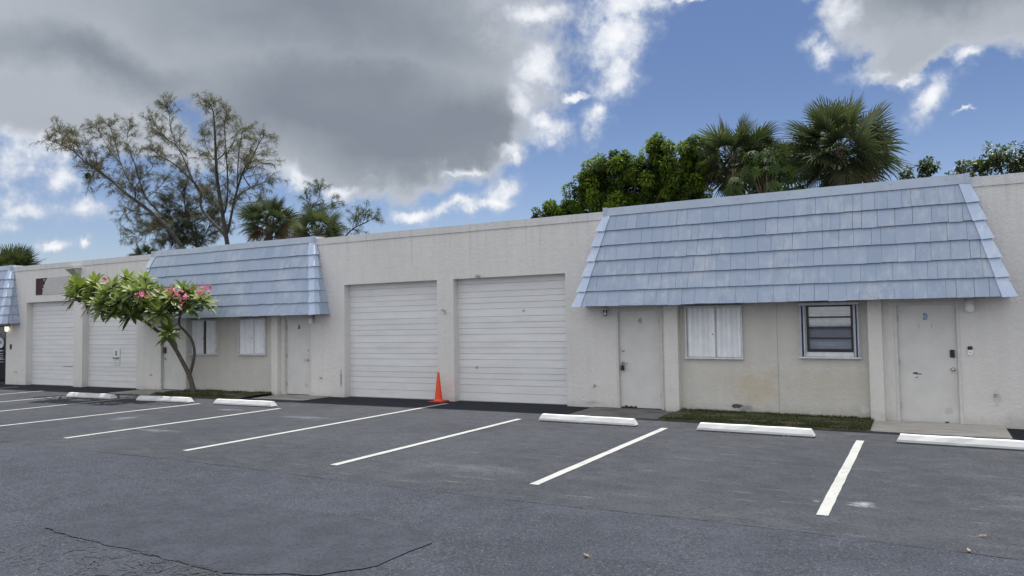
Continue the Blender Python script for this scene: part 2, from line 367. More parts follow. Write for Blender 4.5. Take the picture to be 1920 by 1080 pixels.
M['needle_dark'] = m_leaf('dark_pine_needles', (.034, .042, .02), (.078, .085, .04), .25, .6, .2, (1.1, 1.3, .7))
M['bark_c'] = flat('pine_bark', (.048, .042, .037), .9, var=.3, scale=5.)
M['palm'] = m_leaf('palm_frond', (.030, .045, .022), (.090, .108, .056), .2, .75, .12)
M['palm_dead'] = m_leaf('dead_palm_frond', (.085, .07, .045), (.20, .155, .095), .2, .8, .1)
M['palm_trunk'] = flat('palm_trunk_bark', (.085, .07, .058), .95, var=.35, scale=9.)
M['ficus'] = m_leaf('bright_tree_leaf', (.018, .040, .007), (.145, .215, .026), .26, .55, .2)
M['scheff'] = m_leaf('umbrella_tree_leaf', (.014, .032, .008), (.06, .092, .024), .2, .6, .15)
M['dkleaf'] = m_leaf('dark_tree_leaf', (.03, .052, .016), (.085, .115, .035), .3, .4, .5)
M['wood'] = flat('tree_bark', (.09, .075, .06), .9, var=.3)
M['lens'] = flat('floodlight_lens', (.42, .39, .33), .3, var=.25, scale=12.)
M['litter'] = flat('dry_leaf', (.26, .19, .11), .8, var=.3)

# ------------------------------------------------------------------ mesh helper
LOC = {}
class MB:
    def __init__(s, fac=False): s.v = []; s.f = []; s.a = []; s.fac = fac; s.var = .5
    def face(s, pts):
        i = len(s.v); s.v.extend([tuple(p) for p in pts]); s.f.append(tuple(range(i, i+len(pts)))); s.a.append(s.var)
    def box(s, x0, x1, y0, y1, z0, z1):
        v = [(x, y, z) for x in (x0, x1) for y in (y0, y1) for z in (z0, z1)]
        i = len(s.v); s.v.extend(v)
        for q in ((0,1,3,2), (4,6,7,5), (0,4,5,1), (2,3,7,6), (0,2,6,4), (1,5,7,3)):
            s.f.append(tuple(i+k for k in q)); s.a.append(s.var)
    def hexa(s, b, t):
        """b, t: four points each, same winding (counter-clockwise seen from above)"""
        i = len(s.v); s.v.extend([tuple(p) for p in b]+[tuple(p) for p in t])
        for q in ((3,2,1,0), (4,5,6,7), (0,1,5,4), (1,2,6,5), (2,3,7,6), (3,0,4,7)):
            s.f.append(tuple(i+k for k in q)); s.a.append(s.var)
    def tube(s, pts, rad, n=6, cap=True):
        pts = [Vector(p) for p in pts]; rings = []
        prev = None
        for k, p in enumerate(pts):
            d = (pts[min(k+1, len(pts)-1)]-pts[max(k-1, 0)])
            if d.length < 1e-9: d = Vector((0, 0, 1))
            d.normalize()
            u = d.cross(Vector((0, 0, 1)) if abs(d.z) < .9 else Vector((1, 0, 0))) if prev is None else prev-d*prev.dot(d)
            if u.length < 1e-6: u = d.cross(Vector((0, 1, 0)))
            u.normalize(); prev = u; w = d.cross(u)
            r = rad[k] if isinstance(rad, (list, tuple)) else rad
            rings.append(len(s.v))
            for j in range(n):
                a = 2*math.pi*j/n; s.v.append(tuple(p+u*(r*math.cos(a))+w*(r*math.sin(a))))
        for k in range(len(rings)-1):
            for j in range(n):
                s.f.append((rings[k]+j, rings[k]+(j+1) % n, rings[k+1]+(j+1) % n, rings[k+1]+j)); s.a.append(s.var)
        if cap:
            s.f.append(tuple(rings[0]+j for j in reversed(range(n)))); s.a.append(s.var)
            s.f.append(tuple(rings[-1]+j for j in range(n))); s.a.append(s.var)
    def lathe(s, prof, c, n=16, axis='z'):
        rings = []
        for r, h in prof:
            rings.append(len(s.v))
            for j in range(n):
                a = 2*math.pi*j/n
                if axis == 'z': s.v.append((c[0]+r*math.cos(a), c[1]+r*math.sin(a), c[2]+h))
                else: s.v.append((c[0]+r*math.cos(a), c[1]-h, c[2]+r*math.sin(a)))
        for k in range(len(rings)-1):
            for j in range(n):
                s.f.append((rings[k]+j, rings[k]+(j+1) % n, rings[k+1]+(j+1) % n, rings[k+1]+j)); s.a.append(s.var)
        s.f.append(tuple(rings[0]+j for j in reversed(range(n)))); s.a.append(s.var)
        s.f.append(tuple(rings[-1]+j for j in range(n))); s.a.append(s.var)
    def build(s, name, mat, parent=None, loc=None, smooth=False, bevel=0.):
        o0 = Vector(loc) if loc is not None else (LOC[parent.name] if parent is not None and parent.name in LOC else Vector((0, 0, 0)))
        if s.fac: vs = [(x-o0.x, y-o0.y, zf(x, z)-o0.z) for x, y, z in s.v]
        else: vs = [(x-o0.x, y-o0.y, z-o0.z) for x, y, z in s.v]
        me = bpy.data.meshes.new(name); me.from_pydata(vs, [], s.f)
        at_ = me.attributes.new('var', 'FLOAT', 'FACE'); at_.data.foreach_set('value', s.a)
        me.materials.append(mat)
        if smooth: me.polygons.foreach_set('use_smooth', [True]*len(me.polygons))
        me.update()
        o = bpy.data.objects.new(name, me); col.objects.link(o)
        if parent is not None: o.parent = parent
        else: o.location = o0
        LOC[o.name] = o0
        if bevel:
            b = o.modifiers.new('bevel', 'BEVEL'); b.width = bevel; b.segments = 2; b.limit_method = 'ANGLE'
        return o
def tag(o, label=None, cat=None, group=None, kind=None):
    if label: o['label'] = label
    if cat: o['category'] = cat
    if group: o['group'] = group
    if kind: o['kind'] = kind
    return o
def thing(name, loc, label, cat, group=None):
    o = bpy.data.objects.new(name, None); col.objects.link(o); o.location = loc; o.empty_display_size = .2
    LOC[o.name] = Vector(loc); return tag(o, label, cat, group)
def text(name, body, size, loc, mat, parent, fat=0., depth=.001, align='CENTER', sx=1.):
    cu = bpy.data.curves.new(name, 'FONT'); cu.body = body; cu.size = size; cu.align_x = align; cu.align_y = 'CENTER'; cu.extrude = depth; cu.offset = fat
    tmp = bpy.data.objects.new('tmp', cu); col.objects.link(tmp)
    bpy.context.view_layer.update()
    me = bpy.data.meshes.new_from_object(tmp.evaluated_get(bpy.context.evaluated_depsgraph_get()))
    bpy.data.objects.remove(tmp)
    o0 = LOC[parent.name]
    for v in me.vertices:
        x, y, z = v.co; v.co = (loc[0]+x*sx-o0.x, loc[1]-z-o0.y, loc[2]+y-o0.z)
    me.materials.clear(); me.materials.append(mat); me.name = name
    o = bpy.data.objects.new(name, me); col.objects.link(o); o.parent = parent; LOC[o.name] = o0
    return o

# ------------------------------------------------------------------ ground
def ground():
    b = MB(); xs = [-300, -120]+[-60+1.5*i for i in range(0, 57)]+[40, 80, 300]; ys = [-300, -100, -30, -14, -8, -3, 0, 12, 40, 150, 400]
    for i in range(len(xs)-1):
        for j in range(len(ys)-1):
            x0, x1, y0, y1 = xs[i], xs[i+1], ys[j], ys[j+1]
            b.face([(x0, y0, base(x0)), (x1, y0, base(x1)), (x1, y1, base(x1)), (x0, y1, base(x0))])
    tag(b.build('parking_lot', M['asphalt']), kind='structure')
ground()
def gz(x, y=0): return base(x)

def strip_xy(b, pts, w, dz, jitter=0.):
    for k in range(len(pts)-1):
        a, c = Vector(pts[k]+(0,)), Vector(pts[k+1]+(0,)); d = c-a
        if d.length < 1e-6: continue
        n = Vector((-d.y, d.x, 0)).normalized()
        w0 = w if not isinstance(w, (list, tuple)) else w[k]; w1 = w if not isinstance(w, (list, tuple)) else w[k+1]
        q = [a-n*w0/2, c-n*w1/2, c+n*w1/2, a+n*w0/2]
        b.face([(p.x, p.y, gz(p.x)+dz) for p in q])
def wobble(pts, step, amp, rnd):
    out = []
    for k in range(len(pts)-1):
        a, c = Vector(pts[k]), Vector(pts[k+1]); n = max(1, int((c-a).length/step))
        for i in range(n):
            p = a.lerp(c, i/n); out.append((p.x+rnd.uniform(-amp, amp), p.y+rnd.uniform(-amp, amp)))
    out.append(tuple(pts[-1])); return out

# patch of newer asphalt in the drive
def patch():
    poly = [(-6.83, -10.84), (-6.74, -10.1), (-6.68, -9.47), (-6.21, -9.40), (-5.4, -9.36), (-4.68, -9.33), (-4.0, -9.40), (-3.66, -9.5), (-3.55, -9.7), (-3.56, -10.38), (-3.8, -10.75), (-4.47, -11.02), (-5.47, -10.95), (-6.2, -10.92)]
    w = wobble(poly+[poly[0]], .12, .02, R)[:-1]
    b = MB(); b.face([(x, y, gz(x)+.006) for x, y in w]); tag(b.build('asphalt_patch', M['patch']), kind='structure')
    e = MB(); strip_xy(e, [p for p in w if p[0] > -4.2 and p[1] < -9.6], [.003+.003*R.random() for _ in w], .010)
    return e
_pe = patch()
def cracks():
    b = _pe; rnd = random.Random(3)
    def crack(pts, w=.012, amp=.035, step=.09):
        q = wobble(pts, step, amp, rnd); [strip_xy(b, q[k:k+2], [w*rnd.uniform(.3, 1.2), w*rnd.uniform(.3, 1.2)], .009) for k in range(len(q)-1) if rnd.random() < .68]; return q
    main = crack([(-6.85, -10.86), (-6.2, -10.9), (-5.5, -10.95), (-4.9, -11.05), (-4.2, -11.15)], .0055, .045, .06)
    for k in range(34):
        x = rnd.uniform(-6.9, -4.1); y = rnd.uniform(-11.9, -11.0); a = rnd.uniform(0, 6.28); L = rnd.uniform(.15, .45)
        crack([(x, y), (x+L*.6*math.cos(a), y+L*.5*math.sin(a)), (x+L*math.cos(a+.5), y+L*math.sin(a+.5))], .008, .02, .05)
    for k in range(7):
        x = -6.0+k*.3; crack([(x, -10.95), (x+rnd.uniform(-.2, .2), -11.25), (x+rnd.uniform(-.3, .3), -11.6)], .009, .025, .06)
    def gnd(px, py):
        d = ray(px, py); t_ = (gz(-5)-CAM.z)/d.z; q = CAM+d*t_; return (q.x, q.y)
    for k in range(46):
        px = rnd.uniform(150, 440); lo = 1012+max(0, (px-150))*.22; py = rnd.uniform(lo, 1085); x, y = gnd(px, py); a = rnd.choice((.5, 2.1, 3.6, 5.2))+rnd.uniform(-.5, .5); L = rnd.uniform(.12, .34)
        crack([(x, y), (x+L*.6*math.cos(a), y+L*.5*math.sin(a)), (x+L*math.cos(a+.6), y+L*math.sin(a+.6))], .010, .018, .05)
    crack([(-3.6, -10.4), (-3.2, -10.75), (-2.7, -10.9)], .007)
    crack([(-8.1, -10.0), (-7.4, -9.75), (-6.75, -9.5)], .006); crack([(-4.6, -9.6), (-4.1, -9.45)], .006)
    tag(b.build('pavement_cracks', M['crack']), kind='structure')
    s = MB()
    q = wobble([(-40, -7.9), (-12.8, -7.87), (-9.08, -7.92), (-5.75, -8.1), (-3.65, -8.1), (-1.97, -8.03), (-.78, -8.04), (.6, -8.1), (6, -8.1)], .16, .018, rnd)
    strip_xy(s, q, [rnd.choice((.003, .006, .012, .016)) for _ in q], .008)
    tag(s.build('pavement_seam', M['seam']), kind='structure')
cracks()

def shade_aprons():  # darker asphalt sheets by the garage doors, painted to deepen the building's shadow
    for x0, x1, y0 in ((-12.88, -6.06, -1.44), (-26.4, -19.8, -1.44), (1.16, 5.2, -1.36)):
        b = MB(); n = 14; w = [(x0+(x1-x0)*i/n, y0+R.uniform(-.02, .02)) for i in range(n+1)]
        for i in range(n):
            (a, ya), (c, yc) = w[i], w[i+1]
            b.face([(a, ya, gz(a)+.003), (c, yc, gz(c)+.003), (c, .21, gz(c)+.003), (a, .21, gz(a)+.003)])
        tag(b.build('apron_shade_sheet', M['apron_shade']), kind='structure')
shade_aprons()

def lines():
    for x0, y0, x1, y1 in ((-.87, -7.37, -.87, -2.43), (-3.8, -7.34, -3.82, -2.38), (-6.53, -7.41, -6.53, -2.35), (-9.24, -7.37, -9.31, -.42), (-12.16, -7.24, -12.14, -2.55), (-14.9, -7.2, -14.75, -2.39),
                           (-17.6, -7.2, -17.72, -1.4), (-19.85, -7.1, -20.05, -1.6), (-22.2, -7.0, -22.42, -1.3), (-24.9, -7.0, -24.9, -.6)):
        n = 24; pts = [(x0+(x1-x0)*i/n+R.uniform(-.003, .003), y0+(y1-y0)*i/n) for i in range(n+1)]
        b = MB(); strip_xy(b, pts, [.106+R.uniform(-.004, .004) for _ in pts], .005)
        tag(b.build('parking_line', M['line']), kind='structure')
lines()

def pads():
    def pad(x0, x1, y0, y1, m, h=.03, sk=0.):
        b = MB(); n = 6
        for i in range(n):
            a, c = x0+(x1-x0)*i/n, x0+(x1-x0)*(i+1)/n
            ya, yc = y0, y0
            b.hexa([(a-sk*(i == 0), ya, gz(a)-.05), (c+sk*(i == n-1), yc, gz(c)-.05), (c, y1, gz(c)-.05), (a, y1, gz(a)-.05)], [(a-sk*(i == 0)*.6, ya+.02, gz(a)+h*.35), (c+sk*(i == n-1)*.6, yc+.02, gz(c)+h*.35), (c, y1, gz(c)+h), (a, y1, gz(a)+h)])
        tag(b.build('concrete_pad', m), kind='structure')
    pad(-.80, 1.12, -1.27, -.003, M['conc_clean'], .04, .0); pad(-6.0, -4.3, -1.36, -.003, M['conc_dirty'], .02, .0)
    pad(-14.58, -12.95, -1.0, -.003, M['conc_mid'], .02); pad(-19.75, -18.1, -1.2, -.003, M['conc_mid'], .02)
pads()

def grass(x0, x1, y0, n, label, seed, thin=None):
    rnd = random.Random(seed); b = MB(); m = 16
    ed = [y0+rnd.uniform(-.07, .06) for _ in range(m+1)]
    for i in range(m):
        a, c = x0+(x1-x0)*i/m, x0+(x1-x0)*(i+1)/m; e0, e1 = ed[i], ed[i+1]
        for (ya, yb, yc, yd, za, zb) in ((e0, e1, e1+.08, e0+.08, -.02, .03), (e0+.08, e1+.08, y0*.5, y0*.5, .03, .05), (y0*.5, y0*.5, .045, .045, .05, .05)):
            b.face([(a, ya, gz(a)+za), (c, yb, gz(c)+za), (c, yc, gz(c)+zb), (a, yd, gz(a)+zb)])
    bare = [(rnd.uniform(x0, x1), rnd.uniform(y0, 0), rnd.uniform(.10, .30)) for _ in range(16)]
    tag(b.build('planting_bed', M['soil']), kind='structure')
    g = MB()
    for k in range(n):
        x = rnd.uniform(x0, x1); y = rnd.uniform(y0-.05, .02)
        fi = (x-x0)/(x1-x0)*m; e_ = ed[int(min(fi, m-1))]
        if y < e_-.01+rnd.uniform(-.05, .02): continue
        if any((x-bx_)**2+(y-by_)**2*2 < br_**2*rnd.uniform(.4, 1.2) for bx_, by_, br_ in bare): continue
        z = gz(x)+.03; h = rnd.uniform(.015, .042)*(1.7 if y > -.16 or rnd.random() < .10 else 1); a = rnd.uniform(0, 6.28); t = rnd.uniform(.2, .9)
        d = Vector((math.cos(a), math.sin(a), 0)); s_ = Vector((-d.y, d.x, 0))*rnd.uniform(.004, .008); p = Vector((x, y, z)); g.var = rnd.random()
        q = p+Vector((0, 0, h*.6))+d*(h*.3*t); e = p+Vector((0, 0, h))+d*(h*t)
        g.face([p-s_, p+s_, q+s_*.8, q-s_*.8]); g.face([q-s_*.8, q+s_*.8, e])
    tag(g.build('grass', M['grass']), label, 'grass', kind='stuff')
grass(-4.2, -.80, -1.38, 16000, 'short green grass strip between the two right piers under the windows', 1)
grass(-18.0, -14.72, -1.30, 9000, 'shaded grass strip under the left pair of shuttered windows', 2)

# ------------------------------------------------------------------ the building
B = thing('warehouse_building', (-12, 0, 0), 'long single storey off-white stucco warehouse with blue shingled awning roofs', 'building')

def wall_cells(b, x0, x1, z0, z1, opens, y=0., maxw=3.):
    xs = sorted({x0, x1} | {o[0] for o in opens} | {o[1] for o in opens}); zs = sorted({z0, z1} | {o[2] for o in opens} | {o[3] for o in opens})
    for i in range(len(xs)-1):
        n = max(1, int((xs[i+1]-xs[i])/maxw))
        for j in range(len(zs)-1):
            cx, cz = (xs[i]+xs[i+1])/2, (zs[j]+zs[j+1])/2
            if any(o[0] < cx < o[1] and o[2] < cz < o[3] for o in opens): continue
            for k in range(n):
                a, c = xs[i]+(xs[i+1]-xs[i])*k/n, xs[i]+(xs[i+1]-xs[i])*(k+1)/n
                b.face([(a, y, zs[j]), (c, y, zs[j]), (c, y, zs[j+1]), (a, y, zs[j+1])])
    for a, c, d, e, depth in opens:
        b.face([(a, y, d), (a, y, e), (a, y+depth, e), (a, y+depth, d)]); b.face([(c, y, e), (c, y, d), (c, y+depth, d), (c, y+depth, e)])
        b.face([(a, y, e), (c, y, e), (c, y+depth, e), (a, y+depth, e)])
        if d > z0+.05: b.face([(a, y, d), (a, y+depth, d), (c, y+depth, d), (c, y, d)])

XL, XR = -46., 14.
GAR = [(-25.53, -23.09, 2.76), (-22.66, -20.16, 2.76), (-12.51, -9.81, 2.785), (-9.37, -6.61, 2.785), (1.72, 4.45, 2.78)]
DOORS = [(-5.46, -4.59), (-.39, .50), (-14.44, -13.63), (-19.10, -18.28)]
BAYS = [(-4.30, -.74), (-18.05, -14.65)]
opens = [(a, c, -.3, h, .215) for a, c, h in GAR] + [(a-.045, c+.045, -.3, 2.01, .10) for a, c in DOORS] + [(a, c, -.3, 2.2, .05) for a, c in BAYS] + [(-27.6, -26.62, -.3, 2.02, .1)]
w = MB(True); wall_cells(w, XL, XR, -.3, 4.0, opens)
for yy in (11.,):
    w.face([(XL, yy, -.3), (XL, yy, 4.), (XR, yy, 4.), (XR, yy, -.3)])
for xx in (XL, XR): w.face([(xx, 0, -.3), (xx, 11, -.3), (xx, 11, 4.), (xx, 0, 4.)])
w.build('wall', M['stucco'], B)
t = MB(True); xs = [XL+i*3 for i in range(21)]
for i in range(20):
    a, c = xs[i], xs[i+1]
    t.hexa([(a, -.022, 3.845), (c, -.022, 3.845), (c, .3, 3.845), (a, .3, 3.845)], [(a, -.022, 4.005), (c, -.022, 4.005), (c, .3, 4.02), (a, .3, 4.02)])
t.build('parapet_cap', M['trim'], B)
r = MB(True)
for i in range(20): r.face([(xs[i], .3, 3.6), (xs[i+1], .3, 3.6), (xs[i+1], 10.99, 3.6), (xs[i], 10.99, 3.6)])
r.build('roof', M['roofing'], B)

# window walls between the piers
WIN = {'L': (-4.09, -3.0, 1.035, 2.03), 'R': (-1.985, -.985, 1.075, 2.04), '5a': (-17.92, -16.92, 1.04, 2.02), '5b': (-16.10, -15.115, 1.04, 2.02)}
bw = MB(True); wall_cells(bw, -4.30, -.74, -.3, 2.25, [(-1.87, -1.09, 1.17, 2.0, .12)], y=.05)
bw.face([(-4.30, .05, 2.25), (-.74, .05, 2.25), (-.74, -.0, 2.25), (-4.30, -.0, 2.25)])
bw.build('window_wall', M['bay'], B)
bw = MB(True); wall_cells(bw, -18.05, -14.65, -.3, 2.25, [], y=.05); bw.build('window_wall', M['bay'], B)
j = MB(True); j.box(-2.387, -2.380, .045, .06, -.3, 2.1); j.build('control_joint', M['seamline'], B)
for a, c in ((-4.47, -4.20), (-.845, -.62), (-14.78, -14.57), (-18.15, -17.93)):
    p = MB(True); p.box(a, c, -.14, .045, -.3, 2.085); p.build('pier', M['pier'], B, bevel=.008)

# garage doors: five sections, each with two wide flutes and a narrow one
def garage(a, c, h):
    g = MB(True); y = .205; zs = []; sec = (h-.12)/4.68
    g.var = .5
    z = h+.05; ztops = []
    edges = [h+.05]; zz = h-.13
    while zz > .05:
        edges.append(zz); edges.append(zz-sec*.305 if len(edges) else zz); zz -= sec
    edges = sorted(set(round(e, 4) for e in edges if e > .03)); edges = [-.02]+edges
    for k in range(len(edges)-1):
        z0, z1 = edges[k]+.004, edges[k+1]-.004
        n = 1 if z1-z0 < .25 else 3
        for q in range(n):
            u0, u1 = z0+(z1-z0)*q/n, z0+(z1-z0)*(q+1)/n
            m = .004 if q else 0; m2 = .004 if q < n-1 else 0
            g.hexa([(a-.01, y+.004*(q > 0), u0+m), (c+.01, y+.004*(q > 0), u0+m), (c+.01, y+.03, u0+m), (a-.01, y+.03, u0+m)], [(a-.01, y, u1-m2), (c+.01, y, u1-m2), (c+.01, y+.03, u1-m2), (a-.01, y+.03, u1-m2)])
    o = g.build('garage_door', M['garage'], B)
    d = MB(True)
    for e in edges[1:-1]: d.box(a-.01, c+.01, y+.012, y+.02, e-.005, e+.005)
    d.build('panel_joint', M['seamline'], o)
    d = MB(True); d.box(a-.01, c+.01, y+.018, y+.025, .0, h+.05); d.build('door_backing', M['joint_soft'], o)
    d = MB(True); d.box(a, c, y-.01, y+.02, -.03, .02); d.build('bottom_seal', M['joint_soft'], o)
for g_ in GAR: garage(*g_)

def knob(b, x, y, z, r=.03):
    b.lathe([(r*1.15, 0), (r*1.15, .008), (r*.45, .012), (r*.45, .03), (r*.9, .038), (r, .052), (r*.7, .066)], (x, y, z), 14, 'y')
def door(a, c, hinge, number, label, extra):
    y = .062; s = MB(True); s.box(a+.004, c-.004, y, y+.04, .03, 1.965)
    d = s.build('entry_door', M['door'], B, bevel=.003); d['label'] = label
    f = MB(True)
    f.box(a-.05, a-.0, -.012, .10, -.02, 2.02); f.box(c, c+.05, -.012, .10, -.02, 2.02); f.box(a, c, -.012, .10, 1.97, 2.02)
    f.box(a, a+.012, .03, .06, 0, 1.97); f.box(c-.012, c, .03, .06, 0, 1.97); f.box(a+.012, c-.012, .03, .06, 1.958, 1.97)
    f.build('door_frame', M['doorframe'], d, bevel=.003)
    g = MB(True); g.box(a, c, .07, .11, -.02, .03); g.build('threshold_gap', M['joint'], d)
    hx = a if hinge == 'l' else c
    for z in (1.75, 1.02, .29):
        h = MB(True); h.box(hx-.02, hx+.02, y-.042, y-.001, z-.05, z+.05); h.build('hinge', M['hinge'], d)
    kx = c-.075 if hinge == 'l' else a+.075
    if 'deadbolt' in extra:
        k = MB(); k.lathe([(.032, 0), (.032, .012), (.022, .016), (.02, .024)], (kx, y-.0, zf(kx, 1.17)), 14, 'y'); k.build('deadbolt', M['steel'], d, smooth=False)
    if 'keypad' in extra:
        k = MB(True); k.box(kx-.035, kx+.035, y-.028, y, 1.10, 1.225); k.build('keypad_lock', M['black'], d, bevel=.008)
    if 'lever' in extra:
        k = MB(); z = zf(kx, .92); k.lathe([(.034, 0), (.034, .01), (.014, .014), (.014, .045)], (kx, y, z), 14, 'y')
        sgn = -1 if hinge == 'l' else 1
        k.tube([(kx, y-.045, z), (kx+sgn*.03, y-.047, z), (kx+sgn*.105, y-.045, z-.006)], [.012, .011, .009], 8); k.build('handle', M['steel'], d, smooth=True)
    else:
        k = MB(); knob(k, kx, y, zf(kx, .905)); k.build('handle', M['steel'], d, smooth=True)
    if 'plate' in extra:
        k = MB(True); k.box(c-.012, c+.002, y-.012, y-.002, .99, 1.13); k.build('strike_plate', M['hinge'], d)
    if number:
        n, cx, z, s_, m1, m2 = number
        text('door_number', n, s_, (cx, y-.003, zf(cx, z)), m1, d, .009, .0015)
        text('door_number', n, s_, (cx, y-.0055, zf(cx, z)), m2, d, -.002, .0012)
    if 'marks' in extra:
        for x in (-.055, .135):
            k = MB(True); k.box(x-.006, x+.006, y-.003, y, 1.58, 1.655); k.build('old_adhesive_mark', M['hinge'], d)
    return d
D4 = door(-5.46, -4.59, 'r', ('4', -5.02, 1.76, .13, M['blue'], M['pale']), 'off-white metal door with blue number 4 and rust along its bottom edge', ('deadbolt', 'lever'))
D3 = door(-.39, .50, 'l', ('3', .045, 1.765, .14, M['blue'], M['pale']), 'off-white metal door with blue number 3 and black keypad lock', ('keypad', 'marks'))
D5 = door(-14.44, -13.63, 'l', ('5', -14.02, 1.755, .125, M['dark_vinyl'], M['blue']), 'off-white metal door with small dark number 5', ('deadbolt', 'lever', 'plate'))
D6 = door(-19.10, -18.28, 'r', None, 'off-white metal door behind the flowering tree with black keypad', ('lever',))
k = MB(True); k.box(-19.06, -18.97, .02, .06, 1.07, 1.25); k.build('keypad_lock', M['black'], D6, bevel=.008)
rf = MB(True); rr = random.Random(5)
for i in range(26):
    x = rr.uniform(-5.43, -5.15); z = rr.uniform(.0, .05); q = rr.uniform(.008, .03); rf.box(x, x+q*1.6, .035+rr.uniform(0, .01), .062, z, z+q)
rf.build('rust_flake', M['rust'], D4)

# glass shop door at the far left
def glass_door():
    a, c = -27.55, -26.66
    s = MB(True); s.box(a, c, .06, .075, .02, 1.97); d = s.build('glass_door', M['tint'], B); d['label'] = 'dark tinted glass door with white oval emblem and lettering'
    f = MB(True); f.box(a-.05, a, 0., .1, 0, 2.02); f.box(c, c+.04, 0., .1, 0, 2.02); f.box(a, c, 0., .1, 1.97, 2.02); f.box(a, c, .04, .06, 0, .07); f.build('door_frame', M['frame_black'], d)
    e = MB(); n = 28; cx, cz = -27.02, zf(-27.0, 1.42)
    e.face([(cx+.17*math.cos(2*math.pi*i/n), .056, cz+.17*math.sin(2*math.pi*i/n)) for i in range(n)]); e.build('emblem', M['pale'], d)
    text('emblem_lettering', 'PK', .16, (cx, .053, cz), M['dark_vinyl'], d)
    l = MB(True)
    for i, (wd, z, h) in enumerate(((.30, 1.13, .035), (.20, 1.04, .018), (.22, .98, .018), (.26, .91, .02), (.30, .84, .035), (.16, .75, .018))):
        x = cx-wd
        while x < cx+wd:
            q = rr.uniform(.02, .06); l.box(x, min(x+q, cx+wd), .054, .058, z, z+h); x += q+rr.uniform(.01, .03)
    l.build('door_lettering', M['pale'], d)
    l = MB(True); l.box(cx-.02, cx+.02, .054, .058, 1.66, 1.75); l.build('door_number', M['litter'], d)
    k = MB(True); k.box(c-.12, c-.09, .0, .03, .85, 1.2); k.box(c-.12, c-.09, .03, .06, .87, .9); k.box(c-.12, c-.09, .03, .06, 1.15, 1.18); k.build('handle', M['black'], d)
glass_door()

# windows
def closed_window(key, split, dark_split, label):
    a, c, z0, z1 = WIN[key]; y = .05
    f = MB(True); f.box(a, a+.025, y-.07, y, z0, z1); f.box(c-.025, c, y-.07, y, z0, z1); f.box(a+.025, c-.025, y-.075, y, z1-.035, z1); f.box(a-.01, c+.01, y-.085, y, z0-.012, z0+.022)
    o = f.build('window', M['frame_light'], B, bevel=.003); o['label'] = label
    sx = a+(c-a)*split
    for (p, q) in ((a+.03, sx-.03), (sx+.03, c-.03)):
        m = MB(True); n = max(6, int(round((q-p)/.047))); n -= n % 2
        prof = []
        for i in range(n+1):
            x = p+(q-p)*i/n; prof.append((x, y-.004-(.062 if i % 4 in (1, 2) else 0)))
        for i in range(n):
            (x0, y0), (x1, y1) = prof[i], prof[i+1]; m.var = R.random()
            m.face([(x0, y0, z0+.03), (x1, y1, z0+.03), (x1, y1, z1-.04), (x0, y0, z1-.04)])
        m.build('shutter', M['shutter'], o)
    m = MB(True)
    if dark_split: m.box(sx-.012, sx+.012, y-.05, y-.02, z0+.022, z1-.035); m.build('shutter_gap', M['joint'], o)
    else:
        m.box(sx-.036, sx+.036, y-.10, y-.01, z0+.024, z1-.037); m.build('shutter_post', M['white_plastic'], o, bevel=.004)
    k = MB(); k.lathe([(.016, 0), (.016, .02), (.01, .03)], (sx, y-.098, zf(sx, z0+.5*(z1-z0)-.04)), 10, 'y'); k.build('shutter_lock', M['hinge'], o)
closed_window('L', .50, False, 'closed white accordion shutter window right of door number 4')
closed_window('5a', .56, True, 'closed white accordion shutter window behind the flowering tree')
closed_window('5b', .56, False, 'closed white accordion shutter window left of door number 5')
